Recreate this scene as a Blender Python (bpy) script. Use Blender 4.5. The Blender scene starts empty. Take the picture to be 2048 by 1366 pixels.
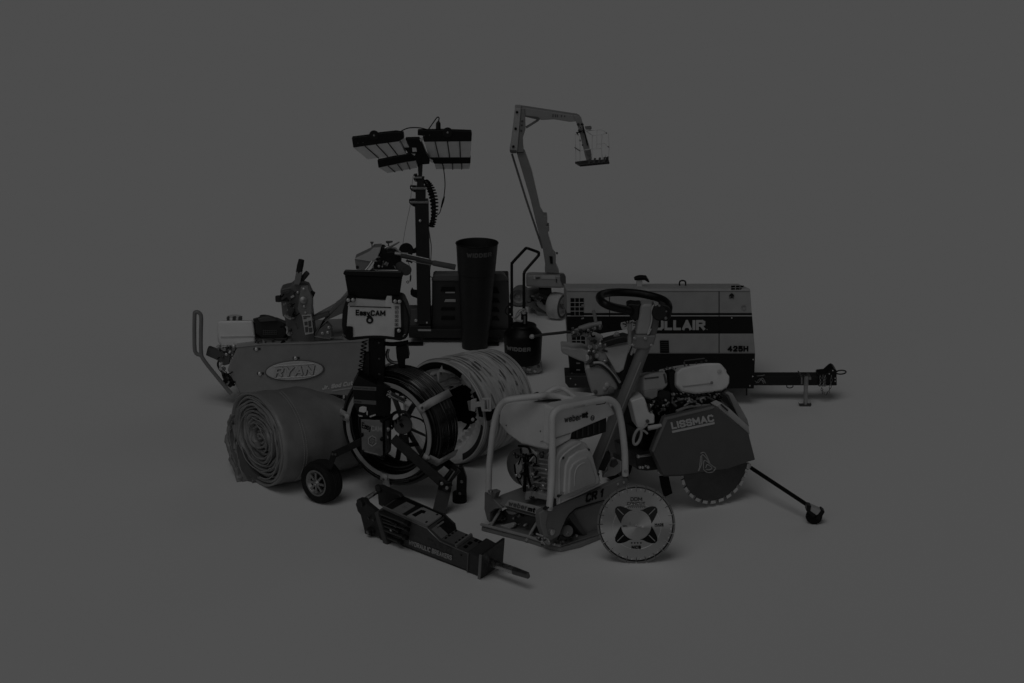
EXPO = -4.46
import bpy, bmesh, math, random
from math import sin, cos, tan, pi, radians as R, atan, atan2, sqrt
from mathutils import Vector as V, Matrix
random.seed(7)
scene = bpy.context.scene
col = scene.collection

# ------------------------------------------------------------------ camera
FPX = 4000.0                      # focal length in photo pixels (photo is 2048 wide)
PITCH = R(16.0)
CAMH = 3.1
CAM = V((0, 0, CAMH))
FWD = V((0, cos(PITCH), -sin(PITCH)))
UPV = V((0, sin(PITCH), cos(PITCH)))
RGT = V((1, 0, 0))
cd = bpy.data.cameras.new('camera')
cam = bpy.data.objects.new('camera', cd)
col.objects.link(cam)
cam.location = CAM
cam.rotation_euler = (R(90) - PITCH, 0, 0)
cd.sensor_width = 36.0
cd.lens = 36.0 * FPX / 2048.0
cd.clip_end = 1000
cd.clip_start = 0.1
scene.camera = cam

def ray(px, py):
    return FWD + RGT * ((px - 1024.0) / FPX) + UPV * ((683.0 - py) / FPX)
def G(px, py, z=0.0):             # point of the floor seen there
    d = ray(px, py); t = (z - CAM.z) / d.z
    return CAM + d * t
def zr(x0, y0, s):                # notes taken in an enlarged crop -> photo pixels
    return lambda *p: [(x0 + a / s, y0 + b / s) for a, b in p]

class Fr:                         # a working plane: where an object stands and how it is turned
    def __init__(self, o, yaw=0.0, roll=0.0):
        y = R(yaw); r = R(roll)
        self.o = V(o)
        self.u = V((cos(y), sin(y), 0)); b = V((-sin(y), cos(y), 0)); z = V((0, 0, 1))
        self.v = z * cos(r) - b * sin(r)
        self.b = b * cos(r) + z * sin(r)
        self.m = (self.o - CAM).dot(FWD) / FPX      # metres per photo pixel
    def __call__(self, px, py, d=0.0):
        q = ray(px, py); o = self.o + self.b * d
        return CAM + q * ((o - CAM).dot(self.b) / q.dot(self.b))
    def P(self, pts, d=0.0):
        return [self(x, y, d) for x, y in pts]
    def back(self, d):
        f = Fr.__new__(Fr); f.o = self.o + self.b * d; f.u = self.u; f.v = self.v; f.b = self.b; f.m = self.m
        return f

# ------------------------------------------------------------------ mesh builder
def catmull(p, n=8, closed=False):
    p = [V(q) for q in p]; out = []
    N = len(p)
    rng = range(N) if closed else range(N - 1)
    for i in rng:
        if closed:
            a, b, c, d = p[(i - 1) % N], p[i], p[(i + 1) % N], p[(i + 2) % N]
        else:
            a = p[i - 1] if i > 0 else p[0] * 2 - p[1]
            b, c = p[i], p[i + 1]
            d = p[i + 2] if i + 2 < N else p[-1] * 2 - p[-2]
        for k in range(n):
            t = k / n
            out.append(0.5 * ((2 * b) + (c - a) * t + (2 * a - 5 * b + 4 * c - d) * t * t + (3 * b - a - 3 * c + d) * t ** 3))
    if not closed: out.append(p[-1])
    return out

def perp(a):
    a = a.normalized()
    r = V((0, 0, 1)) if abs(a.z) < 0.9 else V((1, 0, 0))
    x = a.cross(r).normalized(); y = a.cross(x).normalized()
    return x, y

class MB:
    def __init__(self): self.v = []; self.f = []
    def add(self, vs, fs):
        n = len(self.v); self.v += [V(q) for q in vs]; self.f += [[i + n for i in f] for f in fs]; return self
    def prism(self, pts, vec):
        n = len(pts); vec = V(vec)
        vs = [V(p) for p in pts] + [V(p) + vec for p in pts]
        fs = [list(range(n)), list(range(2 * n - 1, n - 1, -1))]
        fs += [[i, (i + 1) % n, n + (i + 1) % n, n + i] for i in range(n)]
        return self.add(vs, fs)
    def slab(self, fr, pts, d0, d1):
        return self.prism(fr.P(pts, d0), fr.b * (d1 - d0))
    def taper(self, A, B):          # loft between two equal rings
        n = len(A)
        fs = [list(range(n)), list(range(2 * n - 1, n - 1, -1))] + [[i, (i + 1) % n, n + (i + 1) % n, n + i] for i in range(n)]
        return self.add(list(A) + list(B), fs)
    def box(self, c, x, y, z):
        c, x, y, z = V(c), V(x), V(y), V(z)
        return self.prism([c - x - y - z, c + x - y - z, c + x + y - z, c - x + y - z], z * 2)
    def wedge(self, fr, pts, d0, d1, deg):     # like slab, but falling towards the back
        return self.prism(fr.P(pts, d0), fr.b * (d1 - d0) - V((0, 0, (d1 - d0) * tan(R(deg)))))
    def rect(self, fr, x0, y0, x1, y1, d0, d1):
        return self.slab(fr, [(x0, y0), (x1, y0), (x1, y1), (x0, y1)], d0, d1)
    def tube(self, pts, r, seg=10, closed=False, flat=None):
        pts = [V(p) for p in pts]; N = len(pts)
        rs = r if isinstance(r, (list, tuple)) else [r] * N
        T = []
        for i in range(N):
            a = pts[(i - 1) % N] if (closed or i > 0) else pts[i]
            b = pts[(i + 1) % N] if (closed or i < N - 1) else pts[i]
            t = (b - a); T.append(t.normalized() if t.length > 1e-9 else V((0, 0, 1)))
        x, _ = perp(T[0]); vs = []
        for i in range(N):
            x = (x - T[i] * x.dot(T[i]))
            x = x.normalized() if x.length > 1e-6 else perp(T[i])[0]
            y = T[i].cross(x)
            for k in range(seg):
                a = 2 * pi * k / seg
                vs.append(pts[i] + (x * cos(a) + y * sin(a)) * rs[i])
        fs = []
        for i in range(N if closed else N - 1):
            j = (i + 1) % N
            for k in range(seg):
                l = (k + 1) % seg
                fs.append([i * seg + k, i * seg + l, j * seg + l, j * seg + k])
        if not closed:
            fs.append(list(range(seg - 1, -1, -1))); fs.append([(N - 1) * seg + k for k in range(seg)])
        return self.add(vs, fs)
    def cyl(self, a, b, r0, r1=None, seg=24):
        r1 = r0 if r1 is None else r1
        return self.tube([a, b], [r0, r1], seg)
    def lathe(self, o, axis, prof, seg=48, wob=None):
        o = V(o); a = V(axis).normalized(); x, y = perp(a); vs = []; fs = []
        for j, (r, h) in enumerate(prof):
            for k in range(seg):
                t = 2 * pi * k / seg
                rr, hh = (r, h) if wob is None else wob(r, h, t, j)
                vs.append(o + a * hh + (x * cos(t) + y * sin(t)) * rr)
        for j in range(len(prof) - 1):
            for k in range(seg):
                l = (k + 1) % seg
                fs.append([j * seg + k, j * seg + l, (j + 1) * seg + l, (j + 1) * seg + k])
        return self.add(vs, fs)
    def ring(self, o, axis, Rr, r, seg=72, s2=8):
        x, y = perp(V(axis))
        return self.tube([V(o) + (x * cos(2 * pi * k / seg) + y * sin(2 * pi * k / seg)) * Rr for k in range(seg)], r, s2, closed=True)
    def ball(self, c, r, seg=16):
        n = seg // 2
        prof = [(max(1e-5, r * sin(pi * i / n)), -r * cos(pi * i / n)) for i in range(n + 1)]
        return self.lathe(c, (0, 0, 1), prof, seg)
    def beam(self, a, b, wv, hv):   # bar of rectangular section
        a, b, wv, hv = V(a), V(b), V(wv), V(hv)
        return self.prism([a - wv - hv, a + wv - hv, a + wv + hv, a - wv + hv], b - a)

ORG = V((0, 0, 0))
def thing(name, loc, label, cat, group=None):
    global ORG
    o = bpy.data.objects.new(name, None); col.objects.link(o)
    o.empty_display_size = 0.1
    o.location = loc; ORG = V(loc)
    o['label'] = label; o['category'] = cat
    if group: o['group'] = group
    return o

def build(mb, name, mat, parent=None, bevel=0.0, seg=2, sharp=34, label=None, smooth=True):
    me = bpy.data.meshes.new(name)
    bm = bmesh.new()
    vs = [bm.verts.new(q - ORG) for q in mb.v]
    for f in mb.f:
        try: bm.faces.new([vs[i] for i in f])
        except ValueError: pass
    bmesh.ops.remove_doubles(bm, verts=bm.verts, dist=1e-6)
    bmesh.ops.recalc_face_normals(bm, faces=bm.faces)
    bm.to_mesh(me); bm.free()
    if smooth:
        for p in me.polygons: p.use_smooth = True
        me.set_sharp_from_angle(angle=R(sharp))
    me.materials.append(mat)
    o = bpy.data.objects.new(name, me); col.objects.link(o)
    if parent is not None: o.parent = parent
    else: o.location = ORG
    if label: o['label'] = label
    if bevel > 0:
        m = o.modifiers.new('bevel', 'BEVEL'); m.width = bevel; m.segments = seg
        m.limit_method = 'ANGLE'; m.angle_limit = R(40); m.harden_normals = True
    return o

def bolt(fr, px, py, d, rpx, mat, parent, name='bolt', h=None):
    r = rpx * fr.m; h = h or r * 0.7
    c = fr(px, py, d)
    mb = MB()
    x0 = c + fr.b * 0.004; x1 = c - fr.b * h
    mb.tube([x0, x1, x1 - fr.b * h * 0.3], [r, r, r * 0.6], 12)
    return build(mb, name, mat, parent)

def text(s, fn, name, mat, parent, offset=0.0, shear=0.0, space=1.0):
    cu = bpy.data.curves.new('lettering', 'FONT')
    cu.body = s; cu.size = 1.0; cu.offset = offset; cu.shear = shear; cu.space_character = space
    cu.fill_mode = 'FRONT'; cu.resolution_u = 4
    to = bpy.data.objects.new('lettering', cu); col.objects.link(to)
    dg = bpy.context.evaluated_depsgraph_get()
    me = bpy.data.meshes.new_from_object(to.evaluated_get(dg))
    bpy.data.objects.remove(to); bpy.data.curves.remove(cu)
    xs = [q.co.x for q in me.vertices]; ys = [q.co.y for q in me.vertices]
    x0, x1, y0, y1 = min(xs), max(xs), min(ys), max(ys)
    for q in me.vertices:
        q.co = fn((q.co.x - x0) / (x1 - x0), (q.co.y - y0) / (y1 - y0)) - ORG
    me.name = name; me.materials.clear(); me.materials.append(mat)
    o = bpy.data.objects.new(name, me); col.objects.link(o); o.parent = parent
    return o
def tline(fr, a, b, h, d):          # baseline from a to b, letter height vector h, in photo pixels
    def fn(s, t):
        return fr(a[0] + (b[0] - a[0]) * s + h[0] * t, a[1] + (b[1] - a[1]) * s + h[1] * t, d)
    return fn

# ------------------------------------------------------------------ materials
def lin(t):
    c = t / 255.0
    return c / 12.92 if c <= 0.04045 else ((c + 0.055) / 1.055) ** 2.4
FLOOR_A = 0.80
L76 = lin(76)
def clutter(fr, zf, x0, y0, x1, y1, d, n, seed, parent, tones=(4, 8, 14, 26, 40, 54, 64), k=1.0):
    """small mechanical bits of an engine: fittings, brackets and short cables, each a part of its own"""
    rn = random.Random(seed); mm = fr.m
    for i in range(n):
        x, y = rn.uniform(x0, x1), rn.uniform(y0, y1); t = rn.choice(tones); kind = rn.random(); dd = d - rn.uniform(.0, .012)
        px, py = zf((x, y))[0]
        if kind < .35:
            bolt(fr, px, py, dd, k * rn.uniform(1.2, 3.2), M(t, 'metal'), parent, 'engine_fitting', h=mm * rn.uniform(1.5, 5))
        elif kind < .68:
            a = rn.uniform(0, pi); w_, h_ = k * rn.uniform(2.5, 6), k * rn.uniform(1.2, 3)
            P = [(px + cx * w_ * cos(a) - cy * h_ * sin(a), py + cx * w_ * sin(a) + cy * h_ * cos(a)) for cx, cy in ((-1,-1),(1,-1),(1,1),(-1,1))]
            build(MB().slab(fr, P, dd, dd + .014), 'engine_bracket', M(t, rn.choice(('metal', 'paint'))), parent, .0015)
        else:
            P = [(px, py)]
            for j in range(3): P.append((P[-1][0] + k * rn.uniform(-7, 7), P[-1][1] + k * rn.uniform(-5, 6)))
            build(MB().tube(catmull([fr(u, v, dd - .004 * j) for j, (u, v) in enumerate(P)], 6), mm * k * rn.uniform(.9, 2.0), 8), 'engine_cable', M(rn.choice((3, 3, 6, 20, 50)), 'rubber'), parent)
_mats = {}
def M(t, kind='paint'):
    """grey whose print value is t; kind sets its gloss and grain"""
    key = (t, kind)
    if key in _mats: return _mats[key]
    spec = dict(paint=(0.40, 0.32, 0, 40, .07), plastic=(0.46, 0.28, 0, 60, .06), rubber=(0.75, 0.2, 0, 90, .12), metal=(0.35, 0.5, .85, 70, .10),
                cloth=(0.85, 0.15, 0, 30, .12), dull=(0.7, 0.2, 0, 50, .10), tarp=(0.40, 0.5, 0, 26, .16), decal=(0.6, 0.2, 0, 50, .03), gloss=(0.18, 0.5, 0, 30, .03),
                steel=(0.28, 0.5, 1.0, 60, .06))[kind]
    base = max(0.0015, lin(t) / L76 * FLOOR_A * GAIN)
    if t < 16 and kind != 'metal': base = max(0.0012, base - 0.008)
    if spec[2] > 0.5: base = min(0.95, base * 1.25 + 0.02)
    base = min(base, 0.88)
    m = bpy.data.materials.new('%s_%d' % (kind, t)); m.use_nodes = True
    nt = m.node_tree; N = nt.nodes; L = nt.links
    b = N['Principled BSDF']
    b.inputs['Metallic'].default_value = spec[2]
    b.inputs['Specular IOR Level'].default_value = spec[1]
    tc = N.new('ShaderNodeTexCoord')
    nz = N.new('ShaderNodeTexNoise'); nz.inputs['Scale'].default_value = spec[3] * .35; nz.inputs['Detail'].default_value = 6
    L.new(tc.outputs['Object'], nz.inputs['Vector'])
    mr = N.new('ShaderNodeMapRange'); mr.inputs[1].default_value = .3; mr.inputs[2].default_value = .7
    mr.inputs[3].default_value = base * (1 - spec[4]); mr.inputs[4].default_value = base * (1 + spec[4])
    L.new(nz.outputs['Fac'], mr.inputs[0]); L.new(mr.outputs[0], b.inputs['Base Color'])
    n2 = N.new('ShaderNodeTexNoise'); n2.inputs['Scale'].default_value = spec[3]; n2.inputs['Detail'].default_value = 4
    L.new(tc.outputs['Object'], n2.inputs['Vector'])
    m2 = N.new('ShaderNodeMapRange'); m2.inputs[1].default_value = .3; m2.inputs[2].default_value = .7
    m2.inputs[3].default_value = max(.05, spec[0] - .08); m2.inputs[4].default_value = spec[0] + .1
    L.new(n2.outputs['Fac'], m2.inputs[0]); L.new(m2.outputs[0], b.inputs['Roughness'])
    if kind in ('cloth', 'rubber', 'dull', 'tarp'):
        bp = N.new('ShaderNodeBump'); bp.inputs['Strength'].default_value = .6 if kind == 'tarp' else .25; bp.inputs['Distance'].default_value = .004
        L.new(n2.outputs['Fac'], bp.inputs['Height']); L.new(bp.outputs[0], b.inputs['Normal'])
    _mats[key] = m
    return m
GAIN = 1.0
# ------------------------------------------------------------------ bold block lettering drawn as strokes
_O = [(.22,0),(0,.2),(0,.8),(.22,1),(.78,1),(1,.8),(1,.2),(.78,0),(.22,0)]
_S = [(1,.78),(.98,.88),(.8,1),(.2,1),(0,.86),(0,.66),(.2,.55),(.8,.47),(1,.35),(1,.14),(.8,0),(.2,0),(.02,.12),(0,.22)]
def _sc(st, k): return [[(x, y * k) for x, y in s] for s in st]
GL = {
 'A': (1.0, [[(0,0),(.5,1),(1,0)],[(.2,.3),(.8,.3)]]),
 'B': (.9, [[(0,0),(0,1),(.75,1),(.98,.9),(.98,.65),(.75,.53),(0,.53)],[(.75,.53),(1,.4),(1,.12),(.75,0),(0,0)]]),
 'C': (.95, [[(1,.84),(.8,1),(.22,1),(0,.8),(0,.2),(.22,0),(.8,0),(1,.16)]]),
 'D': (.95, [[(0,0),(0,1),(.66,1),(1,.76),(1,.24),(.66,0),(0,0)]]),
 'E': (.82, [[(1,1),(0,1),(0,0),(1,0)],[(0,.52),(.9,.52)]]),
 'H': (.95, [[(0,0),(0,1)],[(1,0),(1,1)],[(0,.5),(1,.5)]]),
 'I': (.0, [[(0,0),(0,1)]]),
 'J': (.75, [[(1,1),(1,.2),(.75,0),(.25,0),(0,.2),(0,.3)]]),
 'K': (.95, [[(0,0),(0,1)],[(1,1),(.08,.42)],[(.36,.6),(1,0)]]),
 'L': (.75, [[(0,1),(0,0),(1,0)]]),
 'M': (1.2, [[(0,0),(0,1),(.5,.3),(1,1),(1,0)]]),
 'N': (1.0, [[(0,0),(0,1),(1,0),(1,1)]]),
 'O': (1.0, [_O]),
 'R': (.92, [[(0,0),(0,1),(.75,1),(1,.88),(1,.6),(.75,.47),(0,.47)],[(.55,.47),(1,0)]]),
 'S': (.9, [_S]),
 'T': (.85, [[(0,1),(1,1)],[(.5,1),(.5,0)]]),
 'U': (.95, [[(0,1),(0,.2),(.22,0),(.78,0),(1,.2),(1,1)]]),
 'W': (1.45, [[(0,1),(.25,0),(.5,.8),(.75,0),(1,1)]]),
 'Y': (1.0, [[(0,1),(.5,.48),(1,1)],[(.5,.48),(.5,0)]]),
 '1': (.42, [[(0,.72),(.7,1),(.7,0)]]),
 '2': (.85, [[(0,.75),(.2,1),(.8,1),(1,.82),(1,.62),(0,0),(1,0)]]),
 '4': (.95, [[(.72,0),(.72,1),(0,.28),(1,.28)]]),
 '5': (.88, [[(.95,1),(.1,1),(.04,.52),(.25,.62),(.75,.62),(1,.46),(1,.16),(.75,0),(.2,0),(0,.16)]]),
 'a': (.7, [[(.08,.55),(.2,.68),(.8,.68),(1,.56),(1,0)],[(1,.38),(.25,.38),(0,.28),(0,.1),(.25,0),(1,.06)]]),
 'b': (.72, [[(0,1),(0,0),(.7,0),(1,.16),(1,.52),(.7,.68),(0,.62)]]),
 'c': (.66, [[(1,.5),(.75,.68),(.22,.68),(0,.52),(0,.16),(.22,0),(.75,0),(1,.16)]]),
 'd': (.72, [[(1,1),(1,0),(.3,0),(0,.16),(0,.52),(.3,.68),(1,.62)]]),
 'e': (.72, [[(0,.36),(1,.36),(1,.52),(.75,.68),(.22,.68),(0,.52),(0,.16),(.22,0),(.8,0),(.98,.1)]]),
 'm': (1.1, [[(0,0),(0,.68),(.38,.68),(.5,.56),(.5,0)],[(.5,.56),(.64,.68),(.88,.68),(1,.56),(1,0)]]),
 'o': (.72, [[(x, y * .68) for x, y in _O]]),
 'r': (.45, [[(0,0),(0,.68)],[(0,.48),(.35,.68),(1,.68)]]),
 's': (.66, [[(x, y * .68) for x, y in _S]]),
 't': (.5, [[(.35,1),(.35,.12),(.55,0),(1,0)],[(0,.68),(1,.68)]]),
 'u': (.72, [[(0,.68),(0,.14),(.25,0),(1,.08)],[(1,.68),(1,0)]]),
 'y': (.72, [[(0,.68),(.5,.02)],[(1,.68),(.42,-.26),(.1,-.26)]]),
 'w': (1.1, [[(0,.68),(.25,0),(.5,.55),(.75,0),(1,.68)]]),
 '.': (.0, [[(0,0),(0,.02)]]),
}
def block(s, fn, aspect, name, mat, parent, stroke=.2, gap=.2, shear=0.0):
    """fn(s, t, lift) maps the word's unit box to space; aspect is its length over its letter height"""
    q = stroke; pen = 0.0; items = []
    for c in s:
        if c == ' ': pen += .42; continue
        w_, st = GL[c]; w_ *= .62
        items.append((pen, w_, st)); pen += w_ + q + gap * .6
    total = pen - gap * .6
    kx = aspect / total                          # stretch of the letters so that the word fits
    vs = []; fs = []; n = 0
    for x0, w_, st in items:
        for pl in st:
            P = [((x0 + q / 2 + a * w_) * kx, q / 2 + b * (1 - q)) for a, b in pl]
            for (ax, ay), (bx, by) in zip(P, P[1:]):
                dx, dy = bx - ax, by - ay; l = sqrt(dx * dx + dy * dy) or 1e-6
                dx, dy = dx / l, dy / l
                hw = q / 2 * (kx * abs(dy) + abs(dx)) / max(.001, abs(dy) + abs(dx)) ; hw = max(hw, q * .36)
                e = hw * .82
                c4 = [(ax - dx*e - dy*hw, ay - dy*e + dx*hw), (ax - dx*e + dy*hw, ay - dy*e - dx*hw), (bx + dx*e + dy*hw, by + dy*e - dx*hw), (bx + dx*e - dy*hw, by + dy*e + dx*hw)]
                n += 1; k = len(vs)
                for u, v in c4: vs.append(fn((u + shear * v) / aspect, v, n * 2.5e-5))
                fs.append([k, k+1, k+2, k+3])
    return build(MB().add(vs, fs), name, mat, parent, smooth=False)
def bline(fr, a, b, h, d, s, name, mat, parent, **kw):
    L_ = sqrt((b[0]-a[0])**2 + (b[1]-a[1])**2); H_ = sqrt(h[0]**2 + h[1]**2)
    def fn(u, v, lift): return fr(a[0] + (b[0]-a[0])*u + h[0]*v, a[1] + (b[1]-a[1])*u + h[1]*v, d - lift)
    return block(s, fn, L_ / H_, name, mat, parent, **kw)
# ================================================================== floor and added world light
fm = bpy.data.materials.new('seamless_floor'); fm.use_nodes = True
nt = fm.node_tree; b = nt.nodes['Principled BSDF']
b.inputs['Roughness'].default_value = 0.9; b.inputs['Specular IOR Level'].default_value = 0.05
tc = nt.nodes.new('ShaderNodeTexCoord'); nz = nt.nodes.new('ShaderNodeTexNoise'); nz.inputs['Scale'].default_value = 1.2; nz.inputs['Detail'].default_value = 5
mr = nt.nodes.new('ShaderNodeMapRange'); mr.inputs[3].default_value = FLOOR_A * .992; mr.inputs[4].default_value = FLOOR_A * 1.008
nt.links.new(tc.outputs['Object'], nz.inputs['Vector']); nt.links.new(nz.outputs['Fac'], mr.inputs[0]); nt.links.new(mr.outputs[0], b.inputs['Base Color'])
ORG = V((0, 0, 0))
S_ = 200.0
fl = build(MB().add([(-S_, -S_, 0), (S_, -S_, 0), (S_, S_, 0), (-S_, S_, 0)], [[0, 1, 2, 3]]), 'floor', fm)
fl['kind'] = 'structure'

w = bpy.data.worlds.new('World'); scene.world = w; w.use_nodes = True
nt = w.node_tree; N = nt.nodes; L = nt.links
bg = N['Background']
tc = N.new('ShaderNodeTexCoord')
def patch(direction, lo, hi, strength):
    d = V(direction).normalized()
    dp = N.new('ShaderNodeVectorMath'); dp.operation = 'DOT_PRODUCT'; dp.inputs[1].default_value = d
    L.new(tc.outputs['Generated'], dp.inputs[0])
    m = N.new('ShaderNodeMapRange'); m.interpolation_type = 'SMOOTHSTEP'
    m.inputs[1].default_value = lo; m.inputs[2].default_value = hi; m.inputs[3].default_value = 0; m.inputs[4].default_value = strength
    L.new(dp.outputs['Value'], m.inputs[0]); return m.outputs[0]
def addv(a, c):
    n = N.new('ShaderNodeMath'); n.operation = 'ADD'; L.new(a, n.inputs[0])
    if isinstance(c, float): n.inputs[1].default_value = c
    else: L.new(c, n.inputs[1])
    return n.outputs[0]
key = patch((-.2, -.55, 1), .945, .98, 22.0)      # added bright world patch overhead, a little to the front left
front = patch((-.45, -1, .28), .88, .96, 5.2)       # added world patch, front left, brightens upright faces
fill = patch((.85, -.75, .38), .93, .98, 3.2)       # added narrow world patch, front right
rim = patch((.55, .8, .5), .95, .985, 4.0)          # added world patch behind, brightens edges
lvl = addv(addv(addv(addv(key, front), fill), rim), 0.20)
L.new(lvl, bg.inputs['Color']); bg.inputs['Strength'].default_value = 1.0
scene.view_settings.view_transform = 'Standard'; scene.view_settings.look = 'None'
scene.view_settings.exposure = EXPO; scene.view_settings.gamma = 1.0
scene.view_settings.use_curve_mapping = False
scene.render.engine = 'CYCLES'
scene.cycles.max_bounces = 8

# ================================================================== light tower
F = Fr((0, G(850, 692).y + .05, 0)); m = F.m
T = thing('light_tower', G(850, 692), 'black towable light tower with four lamp heads on a telescopic mast', 'light tower')
zb = zr(680, 220, 6.827); z3 = zr(700, 400, 4.553)
K4 = M(3); K8 = M(9); K14 = M(14); LED = M(76, 'plastic'); AL = M(62, 'metal')
heads = [
 (zb((160,380),(400,350),(530,322),(760,297),(865,312),(875,385),(800,430),(500,470),(180,515)), zb((180,512),(800,428),(905,600),(380,675)), [(.26,.28),(.51,.52),(.77,.78)], -.02, (465,345), 66),
 (zb((1060,280),(1400,276),(1790,290),(1800,330),(1795,428),(1145,436),(1130,352),(1060,347)), zb((1150,434),(1795,428),(1780,645),(1215,645)), [(.23,.24),(.49,.5),(.75,.76)], 0, (1470,305), 66),
 (zb((510,690),(780,635),(965,595),(1050,600),(1050,690),(900,710),(525,790)), zb((530,788),(1045,690),(1052,790),(650,860)), [(.25,.25),(.5,.5),(.75,.76)], .16, None, 0),
 (zb((1220,655),(1785,640),(1780,732),(1290,737)), zb((1290,735),(1780,730),(1765,805),(1312,808)), [(.22,.24),(.5,.5),(.76,.77)], .16, None, 0)]
for hb, pn, dv, dd, kn, kr in heads:
    h = build(MB().slab(F, hb, dd, dd + .05), 'lamp_housing', K4, T, .003)
    A = [F(*pn[0], dd + .012), F(*pn[1], dd + .012), F(*pn[2], dd + .085), F(*pn[3], dd + .085)]
    nrm = (A[1] - A[0]).cross(A[3] - A[0]).normalized()
    if nrm.dot(FWD) < 0: nrm = -nrm
    build(MB().prism(A, nrm * .02), 'led_panel', LED, h)
    build(MB().prism([q + nrm * .021 for q in A], nrm * .012), 'back_cover', K4, h)
    fr_ = MB()
    for a, c in dv:
        p = A[0].lerp(A[1], a) - nrm * .002; q = A[3].lerp(A[2], c) - nrm * .002
        fr_.tube([p, q], m * 1.0, 6)
    build(fr_, 'panel_divider', K4, h)
    sm = MB()
    for k in range(4):
        for t in (.42, .46):
            pass
    if kn:
        c = zb(kn)[0]
        kb = MB(); kb.cyl(F(*c, dd - .008), F(*c, dd + .03), kr / 6.827 * m, seg=32)
        kk = build(kb, 'tilt_knob', K4, h, .002)
        bolt(F, c[0], c[1] + .4, dd - .008, 2.0, M(40, 'metal'), kk)
    for s_ in ((.12, .55), (.22, .5)) if kn else ():
        x = hb[0][0] + (hb[4][0] - hb[0][0]) * s_[0]
        bolt(F, x, hb[0][1] + 12 - s_[0] * 12, dd, .9, M(22, 'metal'), h)
# centre bracket and plug
build(MB().slab(F, zb((890,392),(1080,387),(1112,440),(1180,600),(1222,660),(1220,738),(1130,745),(1060,780),(1035,690),(1040,660),(920,580),(880,515),(945,510)), .03, .085), 'head_bracket', K4, T, .003)
build(MB().slab(F, zb((985,515),(1040,515),(1050,570),(990,572)), .028, .032).slab(F, zb((1085,395),(1135,375),(1140,410),(1100,430)), .02, .03).slab(F, zb((1230,670),(1270,690),(1265,730),(1225,700)), .02, .03).slab(F, zb((975,595),(1030,600),(1020,625)), .026, .03).slab(F, zb((812,388),(880,388),(945,508),(880,512)), .035, .045), 'bracket_clip', AL, T)
build(MB().tube(F.P(zb((1342,280),(1342,180),(1345,150)), .02), [m*4.8, m*4.6, m*1.5], 12), 'cable_plug', K4, T, .001)
build(MB().tube(catmull(F.P(zb((1345,160),(1352,110),(1338,97),(1318,110),(1260,190),(1200,275)), .02)), m*1.1, 8), 'cable', K4, T)
build(MB().tube(catmull(F.P(zb((815,302),(860,275),(930,247),(1020,240),(1110,247),(1180,265)), .03)), m*1.1, 8), 'cable', K4, T)
# mast
mast = build(MB().slab(F, zb((1060,740),(1128,740),(1120,925),(1070,925)), .03, .055).slab(F, zb((1050,925),(1150,925),(1142,1065),(1050,1065)), .02, .065)
   .slab(F, zb((1030,1075),(1168,1075),(1165,1262),(1030,1262)), .01, .075).slab(F, z3((590,30),(712,30),(735,1135),(615,1135)), 0, .085), 'mast', K8, T, .002)
for pts, d0, d1 in ((zb((1005,915),(1118,915),(1118,935),(1005,935)), .012, .06), (zb((985,1060),(1190,1060),(1190,1086),(985,1086)), .004, .07), (zb((965,1250),(1200,1250),(1200,1276),(970,1276)), -.006, .08)):
    build(MB().slab(F, pts, d0, d1), 'collar', M(46, 'metal'), T, .001)
for pts in (zb((1003,888),(1050,880),(1055,985),(1020,975),(1003,940)), zb((955,1040),(1035,1045),(1035,1130),(985,1110),(955,1080)), zb((942,1230),(1020,1235),(1025,1325),(985,1310),(945,1270))):
    pb = build(MB().slab(F, pts, .015, .05), 'pulley_bracket', K4, T, .002)
    cx = sum(p[0] for p in pts) / len(pts); cy = sum(p[1] for p in pts) / len(pts)
    bolt(F, cx - 2, cy - 3, .015, 1.6, AL, pb); bolt(F, cx + 1, cy + 4, .015, 1.2, M(34, 'metal'), pb)
for (x, y), r in ((z3((638,188))[0], 2.6), (z3((600,1095))[0], 3), (z3((700,1115))[0], 2)):
    bolt(F, x, y, 0, r, AL, T)
build(MB().tube(F.P([(826,352),(823,380),(820,413),(811,455),(805,492)], .03), m*.45, 6), 'winch_wire', M(30, 'metal'), T)
# coiled cable
path = catmull(F.P([(851,361),(858,370),(864,384),(868,402),(869,422),(867,440),(863,453)], .04), 40)
hx = []
for i, p in enumerate(path):
    t = i / (len(path) - 1); a = t * 2 * pi * 17
    rr = m * (5 + 2.4 * sin(pi * min(1, t * 1.3)))
    hx.append(p + RGT * cos(a) * rr + FWD * sin(a) * rr + UPV * sin(a) * m * 1.5)
build(MB().tube(hx, m*1.75, 7).tube([p + RGT * m * -1.0 for p in path], m*4.2, 10), 'coiled_cable', K4, T)
build(MB().tube(catmull(F.P([(886,330),(889,352),(890,372),(888,393)], .03)), m*.95, 8).tube(F.P([(888.5,393),(886,402),(882.5,415)], .03), [m*1.5,m*2.3,m*1.5], 10).tube(catmull(F.P([(882.5,415),(880,424),(875,430),(868,432)], .03)), m*.9, 8), 'cable', K4, T)
build(MB().tube(catmull(F.P([(857,456),(860,475),(862.5,495),(861,530),(859,550),(864,555)], .03)), m*.8, 8), 'cable', K4, T)
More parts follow.
